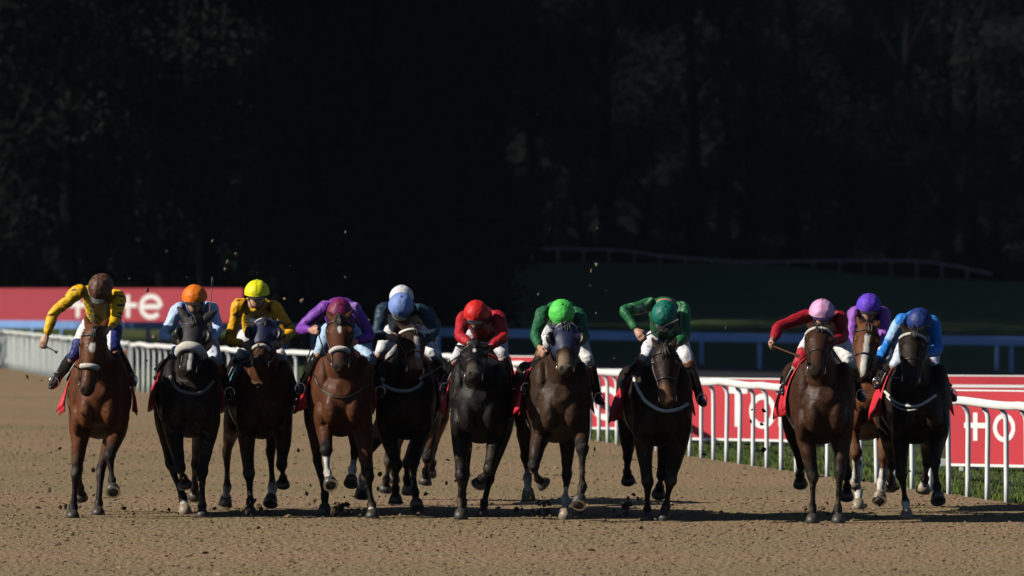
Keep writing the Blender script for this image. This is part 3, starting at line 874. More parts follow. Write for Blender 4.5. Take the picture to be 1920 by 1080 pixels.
        for s in (-1, 1):   # eye cups
            e = cast(poll + a * L * .29 + lat * s * .3 + nf * .02, -lat * s, .012)
            f2 = Form(); f2.loft([e - a * .055 - lat * s * .012, e - a * .02 + lat * s * .012 , e + a * .03 + lat * s * .018, e + a * .06 - lat * s * .01], [(.03, .02), (.055, .03), (.05, .028), (.02, .012)], ref=tuple(nf), sub=3, n=12)
            link("eye_cup", f2.raw("eye_cup"), root, m_leather)
        if trim is not None:
            f2 = Form(); tube(f2, wrap(.03, -80, 80, 14, .014), .007, n=6); link("hood_trim", f2.raw("hood_trim"), root, trim)
    # saddle cloth, saddle, girth
    def drape(name, y0, y1, a0, a1, off, m, flare=0.0, ny=9, na=26, thick=.008, side=None):
        v, f = [], []
        for i in range(ny):
            dy = y0 + (y1 - y0) * i / (ny - 1)
            for j in range(na):
                th = math.radians(a0 + (a1 - a0) * j / (na - 1))
                d = np.array([math.sin(th), 0, math.cos(th)]); c = np.array([xa(dy), Y0 + dy, zb + .42])
                q = cast(c + d * .8, -d, off)
                e = max(0, (abs(math.degrees(th)) - 55) / 55); q = q + np.array([math.copysign(1, th) * (.6 if th < 0 else .35), 0, -.5]) * flare * e ** 1.3 * (.45 + 1.1 * i / max(ny - 1, 1)) * (1 + .25 * math.sin(i * 1.3 + h['seed'])) + np.array([0, .02 * math.sin(j * .9) * e, 0])
                v.append(q)
        for i in range(ny - 1):
            for j in range(na - 1):
                p = i * na + j; f.append((p, p + 1, p + na + 1, p + na))
        o = link(name, pydata(name, v, f), root, m)
        so = o.modifiers.new("s", 'SOLIDIFY'); so.thickness = thick; so.offset = 1
        return o
    cl = drape("saddle_cloth", .56, 1.16, -110, 110, .014, h.get('cloth', m_cloth), h.get('flare', .07) * .8)
    drape("cloth_border", .52, .555, -100, 100, .016, h.get('clothtrim', m_cloth), h.get('flare', .07), ny=2)
    drape("saddle", .62, 1.05, -62, 62, .034, m_leather, 0, ny=7, na=20, thick=.02)
    drape("girth", .60, .70, 60, 300, .010, m_leather, 0, ny=3, na=40, thick=.006)
    h['_'] = dict(root=root, cast=cast, bits=bits, zb=zb, X0=X0, xa=xa, cloth=cl, lat=lat, poll=poll)

# ------------------------------------------------------------------ riders
m_skin = mat("skin", rough=0.5, var=0.05, scale=30, attr=True)
m_silk = mat("racing_silk", rough=0.5, var=0.10, scale=14, attr=True, bump=0.6, bscale=24, spec=0.3)
m_boot = mat("polished_boot", (0.012, 0.011, 0.011), 0.22, var=0.2)
m_goggle = mat("goggle_lens", (0.02, 0.02, 0.025), 0.08)
m_strap = mat("black_strap", (0.015, 0.015, 0.016), 0.7)
m_glove = None
SKIN = np.array([0.46, 0.25, 0.17])

def reach(A, px, py, L, sign, Yg):
    """point on the pixel's ray at limb length L from A; sign -1 towards the camera"""
    q = P(px, py, A[1]); d2 = (q[0] - A[0]) ** 2 + (q[2] - A[2]) ** 2
    dy = math.sqrt(max(L * L - d2, 0.0)) * sign
    return P(px, py, A[1] + dy)

def make_hand(fm, wrist, d, across, tagn='hand', sc=1.0, dorsal=None):
    d = nrm(d); ac = nrm(across - d * (across @ d)); dn = np.cross(d, ac)
    if dorsal is not None and dn @ dorsal < 0: dn = -dn
    pc = wrist + d * .050 * sc
    fm.loft([wrist - d * .01, wrist + d * .03 * sc, wrist + d * .075 * sc, wrist + d * .09 * sc], [(.026, .020), (.038, .022), (.042, .021), (.036, .016)], tagn, ref=tuple(ac), sub=2, n=10)
    for i, (l1, sp) in enumerate(((.042, -1.5), (.048, -.5), (.045, .5), (.036, 1.5))):
        b = wrist + d * .088 * sc + ac * sp * .0195 * sc
        k1 = b + d * l1 * .75 - dn * .012; k2 = k1 - dn * .030 + d * .004; k3 = k2 - d * .030 - dn * .004
        fm.loft([b - d * .01, k1, k2, k3], [.0105, .0102, .0095, .0085], tagn, sub=3, n=8, ref=tuple(ac), twist=True)
    tb = wrist + d * .030 * sc - ac * .030 - dn * .006
    fm.loft([tb, tb - ac * .018 + d * .028 - dn * .014, tb - ac * .002 + d * .052 - dn * .030, tb + ac * .022 + d * .066 - dn * .036], [.014, .0125, .011, .009], tagn, sub=3, n=8, ref=tuple(dn), twist=True)
    return wrist + d * .10 * sc - dn * .022, ac   # inside of the closed fist

def make_rider(j, h):
    Y0 = h['Y']; I = h['_']
    root = empty("person", tuple(P(*j['hip'], Y0 + .9)))
    tag(root, j['label'], "jockey", "jockeys riding the racehorses")
    C = P(j['head'][0], j['head'][1] + (3 if j['seed'] < 4 else 7), Y0 + j.get('hy', .06)); p = math.radians(j.get('pitch', 20)); yw = math.radians(j.get('yaw', 0)); rl = math.radians(j.get('roll', 0))
    f = np.array([math.sin(yw) * math.cos(p), -math.cos(yw) * math.cos(p), -math.sin(p)]); r = nrm(np.cross(f, (0, 0, 1))); r = -r if r[0] < 0 else r
    u = np.cross(r, f); u = u if u[2] > 0 or u[1] < 0 else -u
    if u[2] < 0: u = -u
    r, u = r * math.cos(rl) + u * math.sin(rl), u * math.cos(rl) - r * math.sin(rl)
    sh = {s: P(*j['sh' + s], Y0 + .25) for s in 'LR'}
    if 'shyL' in j: sh['L'] = P(*j['shL'], Y0 + j['shyL'])
    hip = P(*j['hip'], Y0 + .92)
    el, wr = {}, {}
    for s in 'LR':
        el[s] = reach(sh[s], *j['el' + s], .30, j.get('es' + s, -1), Y0); wr[s] = reach(el[s], *j['ha' + s], .24, j.get('hs' + s, -1), Y0)
    hj = {'L': hip + np.array([-.10, 0, -.01]), 'R': hip + np.array([.10, 0, -.01])}
    kn, an, toe = {}, {}, {}
    for s, sg in (('L', -1), ('R', 1)):
        kn[s] = reach(hj[s], *j['kn' + s], .44, -1, Y0); an[s] = reach(kn[s], *j['an' + s], .40, 1, Y0)
        toe[s] = an[s] + np.array([sg * .03, -.19, -.075])
    shc = (sh['L'] + sh['R']) / 2; tdir = nrm(shc - hip); wd = max(.15, np.linalg.norm(sh['R'] - sh['L']) / 2 - .02)
    spine = [hip - tdir * .06, hip + tdir * .06, hip * .6 + shc * .4, hip * .25 + shc * .75, shc + (0, .02, 0), shc + tdir * .07]
    spine[2] = spine[2] + np.array([0, 0, .05]); spine[3] = spine[3] + np.array([0, 0, .05]); spine[4] = spine[4] + np.array([0, 0, .015])
    sx = nrm(sh['R'] - sh['L'])
    SK = j.get('skin', SKIN)
    # ---- body: one continuous surface
    fm = Form()
    fm.loft(spine, [(.11, .09), (.12, .10), (.115, .095), (.14, .10), (wd * .82, .075), (.07, .06)], 'torso', sub=4, n=16, ref=tuple(sx))
    nk = C - u * .075 - f * .035
    fm.loft([shc + tdir * .02, shc * .45 + nk * .55 + (0, 0, .0), nk], [.064, .054, .052], 'neck', sub=3, n=12)
    fm.ball(C + f * -.012 + u * .015, (.073, .093, .098), 'head', axes=(r, f, u), n=16)
    fm.loft([C + f * .035 - u * .01, C + f * .048 - u * .05, C + f * .05 - u * .088, C + f * .05 - u * .108], [(.062, .05), (.056, .045), (.040, .035), (.022, .02)], 'head', sub=3, n=12, ref=tuple(r))
    fm.loft([C + f * .082 + u * .018, C + f * .098 - u * .008, C + f * .110 - u * .034, C + f * .088 - u * .042], [.010, .012, .016, .010], 'nose', sub=3, n=8, ref=tuple(r))
    fm.ball(C + f * .080 - u * .066, (.024, .011, .010), 'mouth', axes=(r, f, u))
    fm.ball(C + f * .084 + u * .022, (.046, .010, .010), 'head', axes=(r, f, u))
    for s in (-1, 1): fm.ball(C + r * s * .076 - f * .012 - u * .02, (.010, .020, .030), 'head', axes=(r, f, u))
    grips = {}
    for s in 'LR':
        fm.loft([sh[s] * .8 + shc * .2, sh[s], sh[s] * .5 + el[s] * .5, el[s], el[s] * .5 + wr[s] * .5, wr[s]], [.055, .055, .046, .040, .036, .026], 'arm', sub=3, n=10, ref=(0, 1, 0), twist=True)
        d = wr[s] - el[s]; ac = np.array(j.get('ac' + s, (0, .35, 1.0))); sg = 1 if s == 'R' else -1
        grips[s] = make_hand(fm, wr[s], d, ac * -1.0, 'hand', 1.0, dorsal=np.array([sg * 1.0, -.3, .3]))
        fm.loft([hj[s], kn[s], kn[s] * .55 + an[s] * .45, an[s], an[s] * .3 + toe[s] * .7, toe[s]], [.080, .044, .040, .032, .030, .022], 'leg', sub=3, n=10)
    me, co = fm.fuse("rider_body", 0.0075, smooth=1)
    tg, vv, _ = fm.near(co)
    col = np.repeat(SK[None], len(co), 0)
    rel = co - C
    for s in (-1, 1):
        q = C + f * .083 + r * s * .032 + u * .004; m = ss(-np.linalg.norm(co - q, axis=1), -.018, -.010)[:, None]; col = col * (1 - m) + .03 * m
    m = (tg == 'mouth')[:, None] * .6; col = col * (1 - m) + np.array([.25, .07, .06]) * m
    hair = ss(rel @ u - 0.45 * (rel @ f), .03, .045)[:, None] * np.isin(tg.astype(str), ['head'])[:, None]; col = col * (1 - hair) + np.array(j.get('hair', (.03, .02, .012))) * hair
    if 'gloves' in j:
        g = (tg == 'hand')[:, None]; col = np.where(g, np.array(j['gloves'])[None], col)
    paint(me, np.clip(col, .004, 1)); link("body", me, root, m_skin)
    # ---- silks
    fm = Form()
    fm.loft(spine[1:5] + [shc + tdir * .055], [(.135, .105), (.150, .125), (.158, .118), (wd * .86, .090), (.072, .064)], 'torso', sub=4, n=20, ref=tuple(sx))
    for s in 'LR':
        fm.loft([sh[s] * .75 + shc * .25, sh[s], sh[s] * .5 + el[s] * .5, el[s], el[s] * .5 + wr[s] * .5, el[s] * .12 + wr[s] * .88, el[s] * .03 + wr[s] * .97],
                [.078, .071, .061, .053, .048, .038, .030], 'sleeve' + s, sub=4, n=12, ref=(0, 1, 0), twist=True, vals=[0, 0.1, .4, .6, .8, .98, 1])
    fm.loft([shc * .7 + nk * .3, shc * .5 + nk * .5], [.066, .060], 'collar', sub=2, n=12)
    me, co = fm.fuse("silks", 0.011, smooth=2, wrinkle=lambda c: .008 * snoise(c * np.array([1, .4, 1]), 17, j['seed'], 3) + .004 * np.abs(snoise(c, 55, j['seed'] + 9, 2)))
    tg, vv, _ = fm.near(co)
    c1, c2 = np.array(j['silk'][0]), np.array(j['silk'][1]); col = np.repeat(c1[None], len(co), 0)
    sl = np.array([str(t).startswith('sleeve') for t in tg])
    col[sl] = c2
    if 'spots' in j:
        sc_, thr, c3 = j['spots']; m = ss(snoise(co, sc_, 77 + j['seed'], 1), thr, thr + .06)[:, None]; col = col * (1 - m) + np.array(c3) * m
    if 'front' in j:
        c3, side = j['front']; m = (~sl & ((co - C) @ r * side > -.11) & ((co - C)[:, 2] < .06) & ((co[:, 1]) < shc[1] + .10))[:, None]; col = np.where(m, np.array(c3)[None], col)
    if 'bands' in j:
        c3, ww = j['bands']; m = (sl & ((vv * ww) % 1 < .5))[:, None]; col = np.where(m, np.array(c3)[None], col)
    if 'seam' in j:
        m = (sl & (np.abs(snoise(co, 7, 9 + j['seed'], 1)) < .10) & (vv < .75))[:, None]; col = np.where(m, np.array(j['seam'])[None], col)
    paint(me, np.clip(col, .004, 1)); link("silks", me, root, m_silk)
    # ---- breeches and boots
    fm = Form()
    fm.loft([hip - tdir * .13, hip - tdir * .07, hip + tdir * .03, hip + tdir * .12], [(.08, .06), (.150, .125), (.158, .13), (.145, .112)], 'seat', sub=4, n=18, ref=tuple(sx))
    for s in 'LR':
        fm.loft([hj[s] - tdir * .02, hj[s] * .5 + kn[s] * .5 + (0, 0, .01), hj[s] * .12 + kn[s] * .88, kn[s], kn[s] * .70 + an[s] * .30], [.105, .088, .068, .063, .054], 'thigh' + s, sub=4, n=14, ref=(1, 0, 0), vals=[0, .4, .8, 1, 1.2])
    me, co = fm.fuse("breeches", 0.011, smooth=2, wrinkle=lambda c: .004 * snoise(c, 24, j['seed'] + 5, 2))
    tg, vv, _ = fm.near(co)
    col = np.repeat(np.array(j.get('breech', (.74, .74, .76)))[None], len(co), 0)
    if 'knee' in j:
        m = ((vv > .55) & (tg == 'thighL'))[:, None]; col = np.where(m, np.array(j['knee'])[None], col)
    if 'stripe' in j:
        m = ((tg == 'thighR') & (co[:, 0] > kn['R'][0] - .035) & (vv > .2))[:, None]; col = np.where(m, np.array(j['stripe'])[None], col)
    w = (ss(snoise(co, 60, 3 + j['seed'], 2), .80, 1.05) * .7)[:, None]; col = col * (1 - w) + np.array([.16, .11, .06]) * w
    paint(me, col); link("breeches", me, root, m_silk)
    for s in 'LR':
        fm = Form(); t = toe[s]
        fm.loft([kn[s] * .86 + an[s] * .14, kn[s] * .55 + an[s] * .45, kn[s] * .15 + an[s] * .85, an[s] + (0, .005, -.01)], [(.062, .066), (.060, .068), (.045, .050), (.046, .050)], sub=4, n=14)
        fm.loft([an[s] + np.array([0, .055, -.03]), an[s] + np.array([0, 0, -.03]), an[s] * .45 + t * .55 + (0, 0, -.005), t, t + np.array([0, -.03, -.006])], [(.034, .032), (.042, .046), (.043, .034), (.040, .027), (.02, .016)], sub=3, n=12)
        me, co = fm.fuse("boot", 0.009, smooth=2, wrinkle=lambda c: .002 * snoise(c, 40, j['seed'], 2))
        bo = link("boot", me, root, m_boot)
        if 'cuff' in j:
            f3 = Form(); f3.loft([kn[s] * .88 + an[s] * .12, kn[s] * .72 + an[s] * .28], [(.069, .073), (.068, .075)], sub=3, n=16); link("boot_cuff", f3.raw("boot_cuff"), bo, j['cuff'])
        # stirrup iron and leather belong to the saddle
        f3 = Form(); q = an[s] * .4 + t * .6 + np.array([0, 0, .0])
        tube(f3, [q + np.array([.048 * math.cos(x), 0, .055 * math.sin(x) + .012]) for x in np.linspace(-2.5, 5.6 - 1.5, 10)], .0065, n=6, closed=True)
        link("stirrup", f3.raw("stirrup"), I['root'], m_metal)
        f3 = Form(); sd0 = np.array([I['xa'](.8) + (.22 if s == 'R' else -.22), Y0 + .80, I['zb'] + .70])
        f3.loft([sd0, q + np.array([0, 0, .10])], [(.006, .014)] * 2, ref=(0, 1, 0), sub=3, n=6); link("stirrup_leather", f3.raw("stirrup_leather"), I['root'], m_leather)
    # ---- helmet, goggles
    Rx, Ry, Rz = .122, .144, .124; hc = C + u * .030 - f * .006
    v, fc = [], []; n, m_ = 48, 20
    for i in range(m_ + 1):
        th = (math.pi * .535) * i / m_
        for k in range(n):
            ph = 2 * math.pi * k / n; g = 1 + .020 * abs(math.cos(ph * 3)) ** .6 * math.sin(th) + .010 * float(snoise(np.array([[math.cos(ph), math.sin(ph), th]]), 2.2, j['seed'], 2)[0])
            v.append(hc + r * Rx * g * math.sin(th) * math.cos(ph) + f * Ry * g * math.sin(th) * math.sin(ph) + u * Rz * math.cos(th))
    wv = np.array(v); wr0 = .0026 * snoise(wv, 26, j['seed'], 3); dv = wv - hc; v = list(wv + dv / np.linalg.norm(dv, axis=1)[:, None] * wr0[:, None])
    for i in range(m_):
        for k in range(n):
            p0 = i * n + k; p1 = i * n + (k + 1) % n; fc.append((p0, p0 + n, p1 + n, p1))
    fc.append(tuple(m_ * n + k for k in range(n)))
    me = pydata("helmet", v, fc); co = np.array(v)
    col = np.repeat(np.array(j['cap'])[None], len(co), 0)
    if 'capq' in j:
        ph = np.arctan2((co - hc) @ f, (co - hc) @ r); mm = (np.floor((ph + 6.28) / (math.pi / j['capq'][1])) % 2 == 0)[:, None]; col = np.where(mm, np.array(j['capq'][0])[None], col)
    if 'capband' in j:
        mm = (((co - hc) @ u) < .012)[:, None]; col = np.where(mm, np.array(j['capband'])[None], col)
    sm = (np.abs(((np.arctan2((co - hc) @ f, (co - hc) @ r) / math.pi * 3 + 9) % 1) - .5) < .045)[:, None]; col = np.where(sm, col * .62, col)
    paint(me, col); hel = link("helmet", me, root, m_silk)
    f3 = Form(); f3.ball(hc + u * Rz, (.014, .014, .009), axes=(r, f, u)); mb = f3.raw('cap_button'); paint(mb, np.repeat(np.array(j['cap'])[None] * .8, len(mb.vertices), 0)); link('cap_button', mb, hel, m_silk)
    f3 = Form(); e = [hc + f * (Ry * .90 * math.cos(x)) + r * (Rx * .93 * math.sin(x)) - u * .008 for x in np.linspace(-1.0, 1.0, 9)]
    e2 = [hc + f * (Ry * 1.36 * math.cos(x * .86)) + r * (Rx * .86 * math.sin(x)) - u * .030 for x in np.linspace(-1.0, 1.0, 9)]
    vv_ = []
    for q1, q2 in zip(e, e2):
        for q in (q1, q2): vv_ += [q + u * .003, q - u * .004]
    ff = []
    for i in range(8):
        b_ = i * 4; c_ = b_ + 4; ff += [(b_, b_ + 2, c_ + 2, c_), (b_ + 1, c_ + 1, c_ + 3, b_ + 3), (b_ + 2, b_ + 3, c_ + 3, c_ + 2), (b_, c_, c_ + 1, b_ + 1)]
    ff += [(0, 1, 3, 2), (32, 34, 35, 33)]
    mp = pydata("peak", vv_, ff, False); paint(mp, np.repeat(np.array(j.get('peak', (.015, .015, .017)))[None], len(vv_), 0)); link("peak", mp, hel, m_silk)
    f3 = Form(); tube(f3, [C + r * (.082 * math.sin(x)) + f * (.102 * math.cos(x) - .004) + u * .006 for x in np.linspace(-2.0, 2.0, 15)], .012, n=8)
    go = link("goggle_strap", f3.raw("goggle_strap"), root, m_strap)
    for s in (-1, 1):
        f3 = Form(); f3.ball(C + f * .088 + r * s * .032 + u * .004, (.031, .020, .023), axes=(r, f, u)); link("goggle_lens", f3.raw("goggle_lens"), go, m_goggle)
    f3 = Form(); tube(f3, [C + r * s_ * .080 + u * z_ + f * y_ for s_, z_, y_ in ((-1, .02, -.01), (-.9, -.06, .02), (-.4, -.115, .045), (.4, -.115, .045), (.9, -.06, .02), (1, .02, -.01))], .006, n=6)
    link("chin_strap", f3.raw("chin_strap"), hel, m_strap)
    # ---- reins run from the bit to the hands
    for b_, s in zip(I['bits'], 'LR'):
        if j.get('norein') == s: g = grips['R' if s == 'L' else 'L'][0]
        else: g = grips[s][0]
        f3 = Form(); mid = (b_ + g) / 2 + np.array([0, 0, -.035]); tube(f3, [b_, mid, g], .0065, n=6, sub=6); link("rein", f3.raw("rein"), I['root'], m_leather)
    # ---- whip: a thing of its own, held in the hand
    if 'whip' in j:
        hand, (tx, ty), Lw, sg, wl = j['whip'][:5]
        g, ac = grips[hand]; tip = reach(g, tx, ty, Lw, sg, Y0); d = nrm(tip - g); Lw = np.linalg.norm(tip - g)
        wr_ = empty("riding_whip", tuple(g)); tag(wr_, wl, "whip", "riding whips")
        f3 = Form(); f3.loft([g + d * .05, g + d * Lw * .6, tip], [.0075, .006, .005], sub=3, n=8, ref=(.3, .5, .8)); link("shaft", f3.raw("shaft"), wr_, j['whip'][5] if len(j['whip']) > 5 else m_leather)
        f3 = Form(); f3.loft([g - d * .06, g - d * .05, g + d * .05, g + d * .055], [.012, .013, .011, .008], sub=2, n=8, ref=(.3, .5, .8)); link("grip", f3.raw("grip"), wr_, m_leather)
        f3 = Form(); f3.loft([tip - d * .10, tip - d * .08, tip, tip + d * .01], [(.006, .004), (.013, .005), (.014, .005), (.004, .003)], sub=2, n=8, ref=(.3, .5, .8)); link("flap", f3.raw("flap"), wr_, m_leather)
# ------------------------------------------------------------------ the twelve horses and their riders (photograph pixels)
DB = (0.013, 0.011, 0.011)
HORSES = [
 dict(seed=1, Y=65.5, cx=184, cb=826, hx=-14, poll=(178, 616), muz=(162, 738), coat=(0.1283, 0.0456, 0.0171), label="bright bay horse with a white star and white noseband, ridden in yellow, leftmost",
      LF=('P', (143, 890), (138, 950), (136, 971)), RF=('R', (206, 856), (210, 899), (212, 922)), LH=('T', (147, 878), (150, 915), (152, 934)), RH=('P', (189, 880), (185, 943), (184, 965)),
      blaze=[(.25, .38, .028, .004)], nose=(.60, .027, m_fleece, -62, 62), cloth=m_cloth, flare=.13, hw=.31, hl=.62),
 dict(seed=2, Y=65.8, cx=356, cb=824, hx=-26, poll=(366, 600), muz=(351, 702), coat=(0.0190, 0.0132, 0.0110), label="black horse in a black hood with a thick white sheepskin noseband",
      LF=('F', (338, 878), (344, 897), (347, 909)), RF=('P', (379, 886), (379, 950), (379, 972)), LH=('P', (318, 868), (343, 938), (348, 973), 2.3), RH=('T', (367, 870), (364, 912), (366, 934)),
      nose=(.56, .048, m_fleece, -120, 120), hood=(m_black, .50, None), breast=[([(316, 706), (330, 728), (352, 738), (378, 736), (398, 716)], .017, m_webg)], flare=.09, palehoof=('LH',), hl=.62, muzdark=.2, blaze=[(.62, .95, .026, .012)], ears=.75, earb=-.1),
 dict(seed=3, Y=66.4, cx=494, cb=826, hx=-30, poll=(497, 603), muz=(487, 688), coat=(0.0756, 0.0303, 0.0137), label="bay horse in a navy hood with white piping and a blue saddle cloth",
      LF=('P', (467, 889), (469, 940), (469, 966)), RF=('F', (529, 872), (531, 896), (530, 908)), LH=('T', (426, 845), (426, 912), (422, 947), 1.95), RH=('U', (507, 846), (511, 912), (507, 944), 1.95),
      nose=(.62, .018, m_fleece, -70, 70), hood=(m_navyh, .55, m_webw), cloth=m_clothb, clothtrim=m_clothb, flare=.10, hl=.60, ears=.6, earb=.6),
 dict(seed=4, Y=65.4, cx=643, cb=822, hx=-26, poll=(636, 596), muz=(638, 694), coat=(0.0960, 0.0352, 0.0152), label="bay horse with white socks, white star and fluffy noseband, ridden in purple",
      LF=('R', (612, 845), (614, 886), (620, 909), 1.12), RF=('P', (690, 896), (697, 945), (698, 971), 2.25), LH=('P', (595, 862), (609, 930), (609, 973)), RH=('U', (665, 848), (661, 880), (658, 906), 1.6),
      blaze=[(.20, .36, .020, .004), (.36, .52, .008, .004)], nose=(.66, .026, m_fleece, -70, 70), flare=.12, breast=[([(586, 700), (602, 730), (630, 745), (660, 742), (690, 722)], .010, m_leather)], hl=.62),
 dict(seed=5, Y=66.3, cx=758, cb=828, hx=10, poll=(773, 617), muz=(781, 702), coat=(0.0403, 0.0215, 0.0121), label="dark bay horse with a white blaze and white breast girth, ridden in navy", yaw=24,
      LF=('F', (743, 872), (742, 915), (742, 942)), RF=('R', (775, 868), (778, 922), (782, 952)), LH=('T', (682, 858), (680, 895), (677, 933), 1.55), RH=('T', (762, 868), (764, 897), (766, 922), 2.4),
      blaze=[(.25, .92, .034, .014)], mealy=(.30, .13, .05), bridle=m_brown, brow=(.016, m_webw), breast=[([(704, 704), (716, 721), (738, 732), (764, 734), (782, 727), (792, 716)], .017, m_webw)], hl=.58, palehoof=('RH',)),
 dict(seed=6, Y=69.2, cx=776, cb=812, hx=14, poll=(795, 640), muz=(800, 716), coat=(0.1350, 0.0500, 0.0200), label="bay horse almost hidden behind the blazed horse of the rider in navy",
      LF=('F', (730, 866), (725, 898), (722, 921)), RF=('F', (801, 860), (799, 884), (797, 906)), LH=('T', (742, 850), (740, 880), (738, 900)), RH=('T', (812, 840), (810, 868), (806, 890)), hl=.56),
 dict(seed=7, Y=65.0, cx=899, cb=834, hx=10, poll=(889, 650), muz=(888, 709), coat=(0.0120, 0.0098, 0.0094), label="jet black horse with a small star, one ear turned out, ridden in red",
      LF=('P', (865, 893), (864, 938), (864, 975)), RF=('F', (917, 880), (903, 897), (897, 908)), LH=('P', (872, 890), (868, 940), (867, 970)), RH=('P', (918, 898), (908, 945), (905, 974)),
      blaze=[(.26, .36, .018, .004)], mealy=(.09, .075, .06), flare=.10, hl=.58, ears=.8, earb=.15),
 dict(seed=8, Y=64.4, cx=1052, cb=833, hx=-32, poll=(1062, 612), muz=(1060, 698), coat=(0.0529, 0.0290, 0.0162), label="brown horse in a navy hood with white trim, ridden in bright green",
      LF=('F', (1001, 874), (1008, 898), (1020, 908)), RF=('R', (1092, 842), (1092, 912), (1085, 946)), LH=('T', (985, 856), (989, 893), (991, 939), 1.45), RH=('P', (1063, 890), (1060, 938), (1060, 978), 1.5),
      hood=(m_navyh, .56, m_fleece), mealy=(.22, .16, .10), palehoof=('LH', 'RH'), flare=.13, hl=.61, ears=.55, earb=.7),
 dict(seed=9, Y=64.7, cx=1242, cb=840, hx=-24, poll=(1247, 652), muz=(1252, 760), coat=(0.0282, 0.0161, 0.0107), label="dark brown horse with a tan nose and white breast girth, ridden in dark green",
      LF=('P', (1214, 905), (1214, 955), (1213, 977)), RF=('P', (1257, 902), (1249, 945), (1244, 973)), LH=('T', (1177, 857), (1176, 884), (1178, 902)), RH=('T', (1240, 890), (1237, 912), (1235, 927)),
      mealy=(.20, .095, .04), breast=[([(1190, 707), (1200, 735), (1218, 758), (1244, 770), (1270, 769), (1290, 758)], .017, m_webw)], flare=.13, hl=.60),
 dict(seed=10, Y=64.0, cx=1547, cb=836, hx=-14, poll=(1538, 616), muz=(1531, 700), coat=(0.0549, 0.0234, 0.0124), label="dark bay horse with a white sheepskin browband, ridden in maroon",
      LF=('P', (1524, 894), (1524, 952), (1523, 982)), RF=('P', (1575, 886), (1571, 945), (1572, 969)), LH=('T', (1502, 868), (1500, 890), (1501, 908)), RH=('T', (1588, 888), (1588, 912), (1587, 932)),
      brow=(.017, m_fleece), flare=.10, hl=.60),
 dict(seed=11, Y=67.2, cx=1628, cb=828, hx=4, poll=(1628, 612), muz=(1616, 712), coat=(0.1500, 0.0580, 0.0220), points=(.10, .04, .016), label="chestnut horse with a wide white blaze, behind and between two darker horses", hair='brown',
      LF=('F', (1605, 850), (1605, 892), (1601, 912), 1.1), RF=('R', (1657, 858), (1652, 905), (1649, 938), 1.4), LH=('P', (1606, 868), (1610, 925), (1609, 960), 1.1), RH=('T', (1662, 856), (1657, 888), (1654, 908), 1.2),
      blaze=[(.20, .98, .036, 0)], muzdark=.1, palehoof=('LF', 'RF', 'LH', 'RH'), hl=.62),
 dict(seed=12, Y=65.1, cx=1727, cb=836, hx=-14, poll=(1713, 622), muz=(1708, 722), coat=(0.0249, 0.0154, 0.0102), label="dark brown horse with a double white breast girth, ridden in blue, rightmost",
      LF=('P', (1690, 890), (1698, 940), (1701, 973), 1.95), RF=('R', (1752, 868), (1756, 910), (1759, 938)), LH=('T', (1672, 870), (1670, 896), (1670, 914)), RH=('T', (1738, 868), (1734, 896), (1731, 920), 2.2),
      brow=(.016, m_fleece), breast=[([(1668, 736), (1682, 754), (1702, 762), (1726, 760), (1756, 742)], .013, m_webw), ([(1670, 745), (1683, 762), (1702, 770), (1722, 768)], .008, m_webw)], palehoof=('LF', 'RH'), flare=.11, hl=.61),
]
